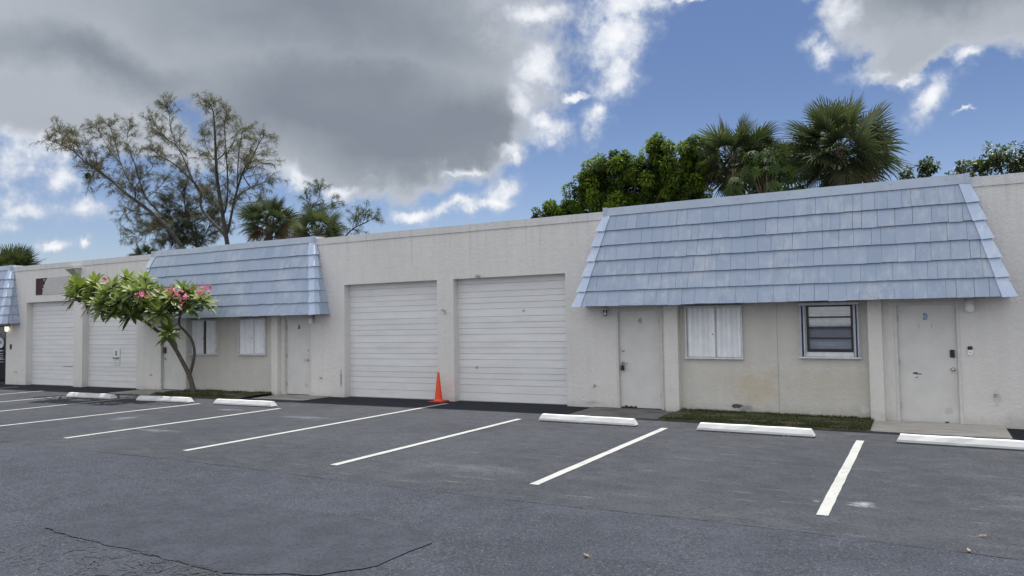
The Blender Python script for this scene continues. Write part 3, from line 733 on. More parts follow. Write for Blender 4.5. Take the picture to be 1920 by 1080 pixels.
def open_window():
    a, c, z0, z1 = WIN['R']; y = .05
    f = MB(True); f.box(a-.01, c+.01, y-.095, y, z1-.045, z1); f.box(a-.008, a+.004, y-.05, y, z0+.015, z1-.045); f.box(c-.004, c+.008, y-.05, y, z0+.015, z1-.045); f.box(a-.02, c+.02, y-.10, y, z0-.015, z0+.015); f.box(a+.10, c-.10, y-.05, y+.02, z0+.017, z0+.095)
    o = f.build('window', M['frame_light'], B, bevel=.003); o['label'] = 'dark framed window with blinds and its shutters folded open'
    for x in (a+.015, a+.075, c-.085, c-.03):
        m = MB(True); m.box(x-.005, x+.025, y-.095, y-.01, z0+.02, z1-.05); m.build('folded_shutter', M['alu'], o, bevel=.004)
    for x in (a+.048, c-.052):
        m = MB(True); m.box(x-.003, x+.012, y-.08, y-.01, z0+.02, z1-.05); m.build('shutter_gap', M['frame_black'], o)
    X0, X1, Z0, Z1 = -1.868, -1.092, 1.172, 1.998
    b = MB(True); b.box(X0, X0+.035, y+.005, y+.06, Z0, Z1); b.box(X1-.035, X1, y+.005, y+.06, Z0, Z1); b.box(X0+.035, X1-.035, y+.005, y+.06, Z1-.03, Z1); b.box(X0+.035, X1-.035, y+.005, y+.06, Z0, Z0+.055)
    zz = [Z0+.055+(Z1-Z0-.085)*k/4 for k in range(5)]
    for k in (1, 2, 3): b.box(X0+.035, X1-.035, y+.01, y+.055, zz[k]-.014, zz[k]+.014)
    b.build('window_frame', M['frame_black'], o)
    for k in range(4):
        g = MB(True); g.face([(X0+.03, y+.035+.004*(k < 2), zz[k]), (X1-.03, y+.035+.004*(k < 2), zz[k]), (X1-.03, y+.035, zz[k+1]), (X0+.03, y+.035, zz[k+1])]); g.build('pane', M['glass'], o)
    s = MB(True); z = zz[2]+.02
    while z < Z1-.03:
        s.face([(X0+.04, y+.075, z), (X1-.04, y+.075, z), (X1-.04, y+.088, z+.022), (X0+.04, y+.088, z+.022)]); z += .026
    s.box(X0+.1, X0+.11, y+.068, y+.072, zz[2]+.03, zz[3]-.02); s.box(X0+.12, X1-.06, y+.066, y+.07, Z1-.075, Z1-.06); s.box(X0+.09, X1-.1, y+.066, y+.07, zz[2]+.03, zz[2]+.045)
    for q in (.25, .48, .7): s.box(X0+(X1-X0)*q, X0+(X1-X0)*q+.012, y+.066, y+.07, zz[2]+.02, Z1-.04)
    s.build('blind', M['blind'], o)
    s = MB(True); s.face([(X0, y+.10, zz[1]), (X1, y+.10, zz[1]), (X1, y+.10, zz[2]+.02), (X0, y+.10, zz[2]+.02)])
    for q in (.1, .35, .55, .7, .9): s.box(X0+(X1-X0)*q, X0+(X1-X0)*q+.02, y+.09, y+.095, zz[1], zz[2])
    s.build('curtain', M['curtain'], o)
    s = MB(True); s.face([(X0, y+.105, Z0), (X1, y+.105, Z0), (X1, y+.105, zz[1]), (X0, y+.105, zz[1])]); s.box(X0+.1, X1-.12, y+.09, y+.10, Z0+.09, Z0+.10); s.build('inner_sill', M['lowpanel'], o)
    s = MB(True); s.box(X0, X1, y+.118, y+.13, Z0-.02, Z1+.02); s.build('window_back', M['room'], o)
open_window()

# mansard awnings
def mansard(x0, x1, t0, t1, label, seed, gaps=(.0008, .0014, .0024)):
    """x0..x1 eave corners, t0..t1 top corners; front leans from y=-.55 at z 2.07 back to y=-.07 at z 3.90"""
    rnd = random.Random(seed); ZB, ZT, YB, YT = 2.072, 3.905, -.55, -.075
    NC = 6
    def fp(u, s, off=0.):           # u: x at eave scale 0..1 ; s: 0 eave .. 1 top ; off: outwards
        xa, xb = x0+(t0-x0)*s, x1+(t1-x1)*s
        return xa, xb, YB+(YT-YB)*s-off*.967, ZB+(ZT-ZB)*s-off*.25
    g = MB(True)
    for k in range(NC):
        s0, s1 = k/NC, min(1., (k+1)/NC+.015)
        W0 = .243; x = x0-.3+rnd.uniform(0, W0)
        while x < x1+.3:
            wd = W0*rnd.uniform(.82, 1.18) if rnd.random() < .9 else W0*.6
            dz = rnd.uniform(-.004, .004) if rnd.random() < .85 else rnd.uniform(-.012, .006)
            sa, sb = s0+dz/1.83, s1
            xa0, xb0, ya, za = fp(0, sa, .052+rnd.uniform(-.002, .003)); xa1, xb1, yb, zb = fp(0, sb, .006)
            gp = rnd.choice(gaps)
            p0, p1 = x+gp, x+wd-gp
            l0, r0, l1, r1 = max(p0, xa0), min(p1, xb0), max(p0, xa1), min(p1, xb1)
            x += wd
            if r0-l0 < .004 and r1-l1 < .004: continue
            if r1 < l1: l1 = r1 = (max(min(l1, xb1), xa1))
            if r0 < l0: l0 = r0 = (max(min(l0, xb0), xa0))
            g.var = min(1, max(0, rnd.gauss(.45, .16)))
            ti = .048
            g.hexa([(l0, ya, za), (r0, ya, za), (r0, ya+ti, za+.005), (l0, ya+ti, za+.005)], [(l1, yb, zb), (r1, yb, zb), (r1, yb+.004, zb+.001), (l1, yb+.004, zb+.001)])
    o = g.build('awning_roof', M['shingle'], B); o['label'] = label
    # backing sheet just behind the shingles, dark in the joints
    bk = MB(True); xa, xb, ya, za = fp(0, 0, -.006); xc, xd, yc, zc = fp(0, 1, -.006); bk.face([(xa, ya, za), (xb, ya, za), (xd, yc, zc), (xc, yc, zc)]); bk.build('sheathing', M['soffit'], o)
    # ends
    for (xe, te, sg) in ((x0, t0, -1), (x1, t1, 1)):
        e = MB(True)
        for k in range(NC):
            s0, s1 = k/NC, min(1, (k+1)/NC+.01)
            ya0, ya1 = YB+(YT-YB)*s0, YB+(YT-YB)*s1; xs0, xs1 = xe+(te-xe)*s0, xe+(te-xe)*s1; z0, z1 = ZB+(ZT-ZB)*s0, ZB+(ZT-ZB)*s1
            e.var = rnd.random()
            m0 = ya0*.45 if k < 4 else 0
            for (q0, q1, r0, r1) in (((ya0, m0, ya1, m0*ya1/ya0 if ya0 else 0)), ((m0, 0., m0*ya1/ya0 if ya0 else 0, 0.))):
                if abs(q0-q1) < .01: continue
                e.var = rnd.random(); gp = .002
                pts = [(xs0+sg*.024, q0+gp, z0-.004), (xs0+sg*.024, q1-gp, z0-.004), (xs1+sg*.006, r1-gp, z1), (xs1+sg*.006, r0+gp, z1)]
                inn = [(xs0, q0+gp, z0), (xs0, q1-gp, z0), (xs1, r1-gp, z1), (xs1, r0+gp, z1)]
                if sg > 0: e.hexa(inn, pts)
                else: e.hexa(list(reversed(inn)), list(reversed(pts)))
        e.build('end_shingles', M['shingle'], o)
        h = MB(True)
        for k in range(NC):
            s0, s1 = k/NC-.004, min(1, (k+1)/NC+.012)
            wj = rnd.uniform(-.008, .008)
            def hp(s, off):
                x = xe+(te-xe)*s; y = YB+(YT-YB)*s; z = ZB+(ZT-ZB)*s
                sp = min(.115, max(.05, abs(y)*.8))
                return [(x-sg*(.125+wj), y-off*.97, z-off*.25), (x+sg*off*.95, y-off*.95, z-off*.1), (x+sg*off, y+sp, z)]
            A, C = hp(s0, .078), hp(s1, .030)
            ai = [(p[0]-sg*.006*(i > 0), p[1]+.012, p[2]+.004) for i, p in enumerate(A)]; ci = [(p[0]-sg*.006*(i > 0), p[1]+.012, p[2]) for i, p in enumerate(C)]
            h.var = rnd.uniform(.6, 1.)
            for i in (0, 1):
                h.face([A[i], A[i+1], C[i+1], C[i]] if sg > 0 else [A[i+1], A[i], C[i], C[i+1]])
                h.face([A[i], ai[i], ai[i+1], A[i+1]] if sg > 0 else [A[i+1], ai[i+1], ai[i], A[i]])
            h.face([A[0], C[0], ci[0], ai[0]]); h.face([A[2], ai[2], ci[2], C[2]])
        h.build('hip_cap', M['hip'], o)
    # soffit and fascia edge
    s = MB(True); n = 4
    for i in range(n):
        a, c = x0+(x1-x0)*i/n, x0+(x1-x0)*(i+1)/n; s.box(a, c, YB+.005, -.002, ZB+.012, ZB+.03)
    s.build('soffit', M['soffit'], o)
    # metal flashing along the top with screw heads
    fl = MB(True); n = 5
    for i in range(n):
        a, c = t0-.03+(t1-t0+.06)*i/n, t0-.03+(t1-t0+.06)*(i+1)/n
        dz = rnd.uniform(-.004, .004)
        fl.hexa([(a, -.108, 3.90+dz), (c+.004, -.108, 3.90+dz), (c+.004, -.03, 3.91+dz), (a, -.03, 3.91+dz)], [(a, -.088, 4.062+dz), (c+.004, -.088, 4.062+dz), (c+.004, .31, 4.066+dz), (a, .31, 4.066+dz)])
    for xx in (t0, t1):
        fl.box(xx-.035, xx+.035, -.112, -.02, 3.898, 4.07)
    top_ = fl.build('top_flashing', M['flash'], o)
    x = t0+.4
    while x < t1: 
        y_ = -.108+.02*.62; sc2 = MB(True); sc2.box(x-.008, x+.008, y_-.008, y_+.004, 3.99, 4.006); sc2.build('screw_head', M['hinge'], top_); x += rnd.uniform(.6, 1.0)
mansard(-6.14, 1.255, -5.66, .745, 'large weathered blue-grey shingled awning over doors number 3 and 4', 21, (.0010, .0018, .0030))
mansard(-19.85, -12.97, -19.38, -13.42, 'blue-grey shingled awning behind the flowering tree', 22)
mansard(-32.8, -25.86, -32.3, -26.28, 'blue-grey shingled awning cut off at the far left', 23)

# ------------------------------------------------------------------ fittings on the wall
def jar_lamp(x, z, label, globe, k=1.):
    o = thing('wall_lamp', (x, 0, zf(x, z)), label, 'wall lamp', 'jar lamps beside the doors')
    Z = zf(x, z)
    b = MB(); b.box(x-.05*k, x+.05*k, -.018, -.001, Z-.02, Z+.10); b.tube([(x, -.018, Z+.05), (x, -.075, Z+.05)], .018, 8); b.lathe([(.05*k, 0), (.058*k, .01), (.058*k, .045), (.035*k, .06)], (x, -.085, Z+.02), 16); b.build('lamp_base', M['hinge'] if globe != 'jar' else M['doorframe'], o)
    g = MB(); g.lathe([(.02*k, -.135*k), (.042*k, -.122*k), (.052*k, -.09*k), (.052*k, .018)], (x, -.085, Z), 18); g.build('lamp_globe', M[globe], o, smooth=True)
    if globe == 'jar':
        g = MB(); g.lathe([(.012, -.08), (.026, -.06), (.026, -.035), (.014, -.01), (.013, .02)], (x, -.085, Z), 12); g.build('bulb', M['white_plastic'], o, smooth=True)
jar_lamp(.697, 2.0, 'white frosted jar lamp beside door number 3', 'white_plastic', 1.3)
jar_lamp(-5.70, 1.97, 'clear glass jar lamp beside door number 4', 'jar', .85)
jar_lamp(-13.5, 1.97, 'white frosted jar lamp beside door number 5', 'white_plastic', .95)
jar_lamp(-26.45, 1.95, 'lit cream jar lamp beside the dark glass door', 'lit', 1.05)

def floodlight():
    x, Z = -22.93, zf(-22.93, 3.56); o = thing('floodlight', (x, 0, Z), 'boxy grey floodlight above the two left garage doors', 'floodlight')
    b = MB(); b.hexa([(x-.13, -.10, Z), (x+.15, -.10, Z), (x+.17, -.001, Z), (x-.15, -.001, Z)], [(x-.21, -.26, Z+.17), (x+.19, -.26, Z+.17), (x+.19, -.001, Z+.20), (x-.21, -.001, Z+.20)]); b.build('housing', M['hinge'], o, bevel=.01)
    g = MB(); g.face([(x-.12, -.107, Z+.01), (x+.14, -.107, Z+.01), (x+.17, -.262, Z+.155), (x-.19, -.262, Z+.155)]); g.build('lens', M['lens'], o)
    g = MB(); g.hexa([(x-.22, -.28, Z+.175), (x+.20, -.28, Z+.175), (x+.20, -.001, Z+.205), (x-.22, -.001, Z+.205)], [(x-.22, -.28, Z+.19), (x+.20, -.28, Z+.19), (x+.20, -.001, Z+.22), (x-.22, -.001, Z+.22)]); g.build('hood', M['hinge'], o)
floodlight()

def old_sign():
    o = thing('sign_panel', (-24.2, 0, zf(-24.2, 3.0)), 'painted-over blank sign panel with dark brown peeled left end above garage door', 'sign')
    b = MB(True); b.box(-25.02, -23.35, -.012, -.001, 2.99, 3.55); b.build('panel', M['signgrey'], o)
    r_ = MB(True); pts = [(-25.02, 2.995), (-24.68, 2.995), (-24.66, 3.08), (-24.64, 3.17), (-24.60, 3.25), (-24.63, 3.30), (-24.53, 3.36), (-24.56, 3.41), (-24.49, 3.47), (-24.42, 3.545), (-25.02, 3.545)]
    r_.face([(x, -.0145, z) for x, z in pts]); r_.build('peeled_area', M['rust'], o)
    for x, z in ((-24.62, 3.45), (-24.68, 3.15)):
        c_ = MB(True); c_.face([(x, -.0165, z), (x+.07, -.0165, z+.02), (x+.08, -.0165, z+.07), (x+.02, -.0165, z+.06)])
        c_.build('paint_flake', M['signgrey'], o)
old_sign()

def door_sign():
    x, z0, z1 = -21.33, zf(-21.33, .70), zf(-21.33, 1.20); y = .19
    o = thing('door_sign', (x, y, z0), 'small white number 5 parking notice on the second garage door from left', 'sign')
    b = MB(); b.box(x-.165, x+.165, y-.003, y+.012, z0+.13, z1); b.build('upper_plate', M['sign'], o, bevel=.02)
    b = MB(); b.box(x-.15, x+.15, y-.003, y+.012, z0, z0+.125); b.build('lower_plate', M['sign'], o, bevel=.015)
    text('sign_number', '5', .17, (x, y-.006, z1-.14), M['dark_vinyl'], o, .006)
    text('sign_lettering', 'NO PARKING', .05, (x, y-.006, z0+.205), M['dark_vinyl'], o, .003)
    l = MB()
    for zz, a, c in ((z0+.155, -.12, .11), (z0+.075, -.11, .1), (z0+.035, -.07, .06)):
        q = a
        while q < c: s_ = rr.uniform(.015, .04); l.box(x+q, x+min(q+s_, c), y-.006, y-.004, zz, zz+.018); q += s_+.012
    l.build('small_lettering', M['hinge'], o)
door_sign()

def doorbell():
    x = .683; z0, z1 = zf(x, 1.145), zf(x, 1.285); o = thing('doorbell', (x, 0, z0), 'video doorbell with black top and white lower half beside door 3', 'doorbell')
    b = MB(); b.box(x-.034, x+.034, -.028, -.001, z0, z0+.085); b.build('lower_half', M['white_plastic'], o, bevel=.006)
    b = MB(); b.box(x-.034, x+.034, -.027, -.001, z0+.086, z1); b.build('camera_half', M['black'], o, bevel=.006)
    b = MB(); b.lathe([(.013, 0), (.013, .004), (.009, .006)], (x, -.028, z0+.045), 12, 'y'); b.build('button', M['alu'], o)
doorbell()
def lockbox():
    kx = -5.385; z = zf(kx, .92); y = .005
    o = thing('lockbox', (kx, y, z-.17), 'black key lockbox hanging from the handle of door 4', 'lockbox')
    b = MB(); b.box(kx-.032, kx+.032, y-.022, y+.022, z-.15, z-.045); b.build('body', M['black'], o, bevel=.007)
    s = MB(); pts = [(kx-.022, y, z-.05)]+[(kx-.022*math.cos(a), y, z-.0+.022*math.sin(a)) for a in [math.pi*i/8 for i in range(9)]]+[(kx+.022, y, z-.05)]; s.tube(pts, .005, 6); s.build('shackle', M['steel'], o)
lockbox()
def spigot(x, z, label):
    Z = zf(x, z); o = thing('hose_spigot', (x, 0, Z), label, 'spigot', 'hose spigots low on the wall')
    b = MB(); b.lathe([(.024, 0.001), (.024, .008), (.010, .01), (.010, .05)], (x, 0, Z), 12, 'y'); b.tube([(x, -.04, Z), (x, -.06, Z-.005), (x, -.07, Z-.03)], [.010, .011, .009], 8); b.tube([(x, -.05, Z), (x, -.05, Z+.025)], .005, 6); b.build('valve', M['steel'], o, smooth=True)
    h = MB(); h.lathe([(.016, 0), (.018, .004), (.016, .008)], (x, -.05, Z+.025), 10); h.build('handwheel', M['hinge'], o)
spigot(-5.99, .45, 'brass hose spigot left of door number 4'); spigot(1.017, .51, 'hose spigot on the wall right of door number 3'); spigot(-13.24, .465, 'hose spigot on the wall right of door number 5'); spigot(-19.51, .44, 'hose spigot left of the door behind the flowering tree'); spigot(-26.02, .44, 'hose spigot near the dark glass door')
def bracket():
    x, Z = -9.60, zf(-9.6, 2.06); o = MB()
    o.box(x-.03, x+.03, -.008, -.001, Z-.03, Z+.03); o.tube([(x-.02, -.01, Z), (x-.05, -.05, Z+.03)], .01, 6); o.tube([(x+.02, -.01, Z-.02), (x+.03, -.05, Z-.05)], .01, 6); o.lathe([(.018, -.02), (.02, .0), (.012, .02)], (x-.05, -.05, Z+.03), 8); o.lathe([(.018, -.02), (.02, .0), (.012, .02)], (x+.03, -.05, Z-.05), 8)
    tag(o.build('wall_bracket', M['hinge'], loc=(x, 0, Z)), 'small twin metal bracket on the pillar between the middle garage doors', 'bracket')
    x, Z = -8.71, zf(-8.71, 2.83); o = MB(); o.lathe([(.03, -.03), (.055, -.02), (.05, .02), (.02, .035)], (x, -.05, Z), 12); o.box(x-.02, x+.02, -.05, -.001, Z-.01, Z+.02)
    tag(o.build('motion_sensor', M['hinge'], loc=(x, 0, Z)), 'small grey sensor over the right middle garage door', 'sensor')
    x, Z = -26.33, zf(-26.33, 1.2); o = MB(); o.box(x-.035, x+.035, -.03, -.001, Z, Z+.16)
    tag(o.build('door_intercom', M['black'], loc=(x, 0, Z), bevel=.006), 'slim black intercom beside the dark glass door', 'intercom')
bracket()

# ------------------------------------------------------------------ wheel stops, cone, litter
def stop_mesh():
    b = MB(); L, n = 1.78, 9
    prof = [(-.095, 0), (-.088, .03), (-.048, .098), (-.03, .106), (.03, .106), (.048, .098), (.088, .03), (.095, 0)]
    rnd = random.Random(9); rings = []
    for i in range(n+1):
        x = -L/2+L*i/n
        rings.append([(x + (.05 if i == 0 else -.05 if i == n else 0)*(z/.106), y+rnd.uniform(-.003, .003), max(0, z+rnd.uniform(-.003, .003)*(z > .02))) for y, z in prof])
    for i in range(n):
        for k in range(len(prof)-1): b.face([rings[i][k], rings[i+1][k], rings[i+1][k+1], rings[i][k+1]])
    b.face(list(reversed(rings[0]))); b.face(rings[-1]); return b
STOPS = [(-18.70, 'white wheel stop dappled by tree shadow, nearest the left garage doors', 0), (-15.97, 'white wheel stop in front of the flowering tree trunk', .5), (-13.36, 'clean white wheel stop in front of door number 5', -.5), (-5.20, 'white wheel stop in front of door number 4', .8), (-2.39, 'white wheel stop in front of the grass strip below the open window', .2), (.50, 'white wheel stop in front of door number 3, cut off by the picture edge', -.6)]
first = None
for i, (x, lab, rz) in enumerate(STOPS):
    y = -2.37; loc = (x, y, gz(x)+.022)
    if first is None:
        first = thing('wheel_stop', loc, lab, 'wheel stop', 'white concrete wheel stops along the parking bays')
        body = stop_mesh(); body.v = [(a+loc[0], c+loc[1], d+loc[2]) for a, c, d in body.v]; body.build('stop_block', M['stop'], first)
        ft = MB(); ft.box(loc[0]-.87, loc[0]+.87, y-.088, y+.088, loc[2]-.035, loc[2]+.001); ft.build('stop_foot', M['stop_foot'], first)
        o = first
    else:
        o = first.copy(); col.objects.link(o); o.location = loc; o['label'] = lab
        for ch in list(first.children):
            c_ = ch.copy(); col.objects.link(c_); c_.parent = o
    o.rotation_euler = (0, math.atan(.0125) if x > -7 else 0, math.radians(rz))

def cone():
    x, y = -9.645, -.235; z = gz(x)+.006; o = thing('traffic_cone', (x, y, z), 'orange traffic cone by the pillar between the middle garage doors', 'traffic cone')
    b = MB(); s = .18; ang = .12
    def sq(h, s):
        return [(x+s*(math.cos(ang)*a-math.sin(ang)*c), y+s*(math.sin(ang)*a+math.cos(ang)*c), z+h) for a, c in ((-1, -1), (1, -1), (1, 1), (-1, 1))]
    b.hexa(sq(0, s), sq(.03, s*.97)); b.build('cone_base', M['cone_base'], o, bevel=.01)
    b = MB(); b.lathe([(.105, .03), (.098, .045), (.088, .07), (.028, .62), (.026, .655), (.018, .665)], (x, y, z), 24); b.build('cone_body', M['cone'], o, smooth=False)
cone()

for i, (x, y, a, lab) in enumerate(((.37, -7.55, .4, 'dry curled leaf on the asphalt, upper of two at right'), (.25, -8.06, 1.7, 'dry flat leaf on the asphalt, lower of two at right'), (-2.3, -9.5, 2.6, 'lone dry leaf on the open drive asphalt'))):
    b = MB(); z = gz(x)+.012
    pts = [(-.055, 0, .004), (-.03, .02, .012), (0, .026, .016), (.035, .018, .012), (.065, 0, .02), (.035, -.018, .01), (0, -.024, .014), (-.03, -.018, .01)]
    q = [(x+px*.55*math.cos(a)-py*.55*math.sin(a), y+px*.55*math.sin(a)+py*.55*math.cos(a), z+pz*.7) for px, py, pz in pts]
    for k in range(8): b.face([(x, y, z+.002), q[k], q[(k+1) % 8]])
    b.tube([(q[0][0], q[0][1], q[0][2]), (q[0][0]-.02*math.cos(a), q[0][1]-.02*math.sin(a), z+.01)], .002, 4)
    tag(b.build('fallen_leaf', M['litter'], loc=(x, y, gz(x))), lab, 'leaf', 'dry leaves lying on the asphalt')

# ------------------------------------------------------------------ vegetation
def rvec(rnd): 
    while True:
        v = Vector((rnd.uniform(-1, 1), rnd.uniform(-1, 1), rnd.uniform(-1, 1)))
        if .05 < v.length < 1: return v.normalized()
def leaf(b, p, d, up, L, W, droop=.15, fold=.25, seg=3, full=.8):
    """pointed leaf of several quads along d, folded along its midrib"""
    d = d.normalized(); s = d.cross(up)
    if s.length < 1e-4: s = d.cross(Vector((1, 0, 0)))
    s.normalize(); n = s.cross(d).normalized()
    prev = None
    for i in range(seg+1):
        t = i/seg; w = W*(max(0, math.sin(math.pi*(.06+.94*t)**(.8 if full >= .8 else 1.25)))**full if i < seg else .02) + .004
        c = p+d*(L*t)-Vector((0, 0, 1))*(droop*L*t*t)
        cur = (c-s*w/2+n*(fold*w/2), c, c+s*w/2+n*(fold*w/2))
        if prev: b.face([prev[0], prev[1], cur[1], cur[0]]); b.face([prev[1], prev[2], cur[2], cur[1]])
        prev = cur
def smooth_path(pts, n=3):
    out = []
    for k in range(len(pts)-1):
        p0, p1, p2, p3 = pts[max(k-1, 0)], pts[k], pts[k+1], pts[min(k+2, len(pts)-1)]
        for i in range(n):
            t = i/n; out.append(.5*((2*p1)+(p2-p0)*t+(2*p0-5*p1+4*p2-p3)*t*t+(3*p1-p0-3*p2+p3)*t**3))
    out.append(pts[-1]); return out

def plumeria():
    rnd = random.Random(4)
    base_p = at(363, 737, -.5); base_p.z = gz(base_p.x)+.03
    o = thing('plumeria_tree', base_p, 'flowering plumeria tree with pink blossoms leaning left over the parking bays', 'tree')
    tr = MB()
    P = lambda *a: [at(*q) for q in a]
    main = [base_p]+P((356, 708, -.52), (344, 682, -.6), (320, 641, -.8), (297, 622, -1.05), (279, 608, -1.25), (256, 588, -1.5), (230, 571, -1.8), (200, 562, -2.1), (165, 552, -2.35))
    rt = P((355, 704, -.52), (362, 680, -.55), (364.5, 659, -.6), (359, 636, -.7), (346, 620, -.8), (336, 608, -.9), (339, 589, -1.0), (349, 574, -1.05), (357, 560, -1.1))
    m = smooth_path(main, 4); tr.tube(m, [.082-.056*(i/(len(m)-1))**.5 for i in range(len(m))], 9)
    m2 = smooth_path(rt, 4); tr.tube(m2, [.042-.018*(i/(len(m2)-1)) for i in range(len(m2))], 8)
    nodes = m[14:]+m2[18:]
    wh = [(142, 552, -2.5, 1), (150, 536, -2.4, 1), (172, 560, -2.5, 1), (178, 532, -2.3, 1), (198, 545, -2.3, .9), (192, 566, -2.4, 1), (212, 533, -2.1, .9), (222, 560, -2.2, 1), (214, 580, -2.3, .9), (238, 522, -1.9, 1), (240, 545, -2., 1), (258, 530, -1.8, .9), (246, 583, -1.9, 1), (262, 560, -1.9, .9), (272, 522, -1.6, .85), (283, 538, -1.6, .85),
          (300, 582, -1.8, 1.25), (286, 565, -1.7, 1), (318, 572, -1.5, 1), (330, 550, -1.4, .9), (345, 540, -1.3, .9), (340, 566, -1.4, .9), (360, 548, -1.2, .9), (376, 556, -1.2, .9), (388, 566, -1.2, .7), (318, 622, -1.1, .85), (310, 553, -1.5, .9), (165, 545, -2.1, .9), (230, 545, -1.6, .9), (300, 550, -1.3, .8), (355, 572, -1.4, .7), (270, 575, -1.5, .8)]
    wh = wh+[(px+rnd.uniform(-12, 12), py+rnd.uniform(-8, 14), Y+rnd.choice((.55, .8, -.5)), k*.9) for i_, (px, py, Y, k) in enumerate(wh) if px < 372 and i_ % 2]
    lf = MB()
    for px, py, Y, k in wh:
        c = at(px, py+6, Y+rnd.uniform(-.15, .15)); a = min(nodes, key=lambda q: (q-c).length+max(0, q.z-c.z)*1.5)
        mid = a.lerp(c, .5)+Vector((0, 0, -.06)); tr.tube(smooth_path([a, mid, c], 3), [.03, .028, .026, .025, .024, .023, .022], 7)
        ax = ((c-a).normalized()*.5+Vector((0, -.15, 1))).normalized()
        n = int(20*k)+6
        for i in range(n):
            g = i/n; th = 2.4*i+rnd.uniform(-.2, .2); tilt = math.radians(24+84*(1-g)+rnd.uniform(-14, 14))
            u = ax.cross(Vector((1, 0, 0))).normalized(); v = ax.cross(u)
            d = ax*math.cos(tilt)+(u*math.cos(th)+v*math.sin(th))*math.sin(tilt)
            lf.var = min(1, max(0, .25+.6*g+rnd.uniform(-.25, .25)))
            leaf(lf, c+ax*(.10*g-.05), d, ax, rnd.uniform(.29, .43)*k**.5, rnd.uniform(.085, .118)*k**.5, .26*(1.25-g), .3, 5, .6)
    fl = MB()
    for px, py, Y, n, r_ in ((271, 552, -2.45, 34, .17), (318, 545, -2.05, 26, .17), (336, 551, -2.0, 34, .2), (344, 562, -2.0, 16, .12), (379, 544, -1.8, 34, .2), (197, 524, -2.8, 14, .13), (389, 540, -1.8, 14, .12)):
        c = at(px, py, Y)
        for i in range(int(n*.7)):
            p = c+Vector((rnd.gauss(0, .5)*r_, rnd.gauss(0, .5)*r_, rnd.gauss(0, .36)*r_)); ax = (Vector((0, -.6, .5))+rvec(rnd)*.7).normalized(); u = ax.cross(Vector((1, 0, .1))).normalized(); v = ax.cross(u)
            fl.var = rnd.random()
            for q in range(5):
                th = q*2*math.pi/5+rnd.uniform(-.1, .1); d = (u*math.cos(th)+v*math.sin(th)+ax*.35).normalized(); s_ = ax.cross(d).normalized()*.014
                fl.face([p, p+d*.02-s_, p+d*.046, p+d*.02+s_])
    tr.build('trunk', M['bark_p'], o, smooth=True); lf.build('crown', M['plum'], o); fl.build('blossoms', M['petal'], o)
plumeria()

def needles(b, p, d, rnd, n=9, L=.2, w=.011):
    for i in range(n):
        v = (d*.8+rvec(rnd)*.8+Vector((0, 0, -.28))).normalized(); l = L*rnd.uniform(.6, 1.25); s = v.cross(rvec(rnd))
        if s.length < .05: continue
        s = s.normalized()*w*.5; b.var = rnd.random(); q = p+v*(l*.55); e = p+v*l-Vector((0, 0, l*.28))
        b.face([p-s, p+s, q+s, q-s]); b.face([q-s, q+s, e])
def casuarina(name, Y, limbs, dense, label, cat, mat, seed, rad=.14, tw=1.0, group=None, only_tips=0.12, trunk_to=None, ball=None):
    rnd = random.Random(seed); L = []
    for limb in limbs:
        r0, pts = limb[0], limb[1:]
        yy = Y+rnd.uniform(-.3, .3); s0 = rnd.uniform(-.6, .6)
        L.append((r0, [at(px, py, (Y if i == 0 and limb is limbs[0] else yy)+s0*i/len(pts)) for i, (px, py) in enumerate(pts)]))
    b0 = L[0][1][0].copy(); b0.z = gz(b0.x); b0.x = (trunk_to if trunk_to is not None else b0.x+.4)
    o = thing(name, b0, label, cat, group)
    tr, fo = MB(), MB()
    tr.tube(smooth_path([b0, b0.lerp(L[0][1][0], .5)+Vector((.1, 0, 0)), L[0][1][0]], 4), [rad*1.9-.7*rad*i/8 for i in range(9)], 9)
    for k, (r0, pts) in enumerate(L):
        if k:   # root every limb on the nearest point of an earlier one
            q = min((p for (_, pp) in L[:k] for p in pp), key=lambda p: (p-pts[0]).length)
            pts.insert(0, q)
        sp = smooth_path(pts, 5); n = len(sp)
        tr.tube(sp, [max(.010, r0*.72*(1-.88*i/(n-1))) for i in range(n)], 7)
        length = sum((sp[i+1]-sp[i]).length for i in range(n-1)); m = int(length*dense)
        for i in range(m):
            t = rnd.uniform(only_tips, 1.)**.75; f = t*(n-1); a = int(min(f, n-2)); p = sp[a].lerp(sp[a+1], f-a); d = (sp[a+1]-sp[a]).normalized()
            v = (d*.75+rvec(rnd)*.85+Vector((0, 0, .22))).normalized(); l = rnd.uniform(.4, 1.75)*tw*(1.15-.55*t)
            q1 = p+v*l*.5+Vector((0, 0, .03)); q2 = p+v*l-Vector((0, 0, .05*l)); tr.tube([p, q1, q2], [.012, .009, .005], 4, False)
            for h in range(int(3+l*6)):
                u = rnd.uniform(.25, 1); pp = p.lerp(q1, u*2) if u < .5 else q1.lerp(q2, u*2-1); dd = (v+rvec(rnd)*.8).normalized()
                e = pp+dd*rnd.uniform(.08, .25)*tw; tr.tube([pp, e], [.006, .004], 3, False)
                needles(fo, e, dd, rnd, 8, .25, .0085); needles(fo, pp, dd, rnd, 4, .22, .0085)
    tr.build('trunk', M['bark_c'], o, smooth=True); fo.build('crown', mat, o)
    if ball:
        bm_ = MB(); c = at(ball[0], ball[1], Y); bm_.tube([c+Vector((0, 0, .35)), c], [.02, .03], 5)
        for i in range(170): v = rvec(rnd); needles(bm_, c+v*.02, v, rnd, 5, .24, .016)
        bm_.build('hanging_clump', M['needle_dark'], o)
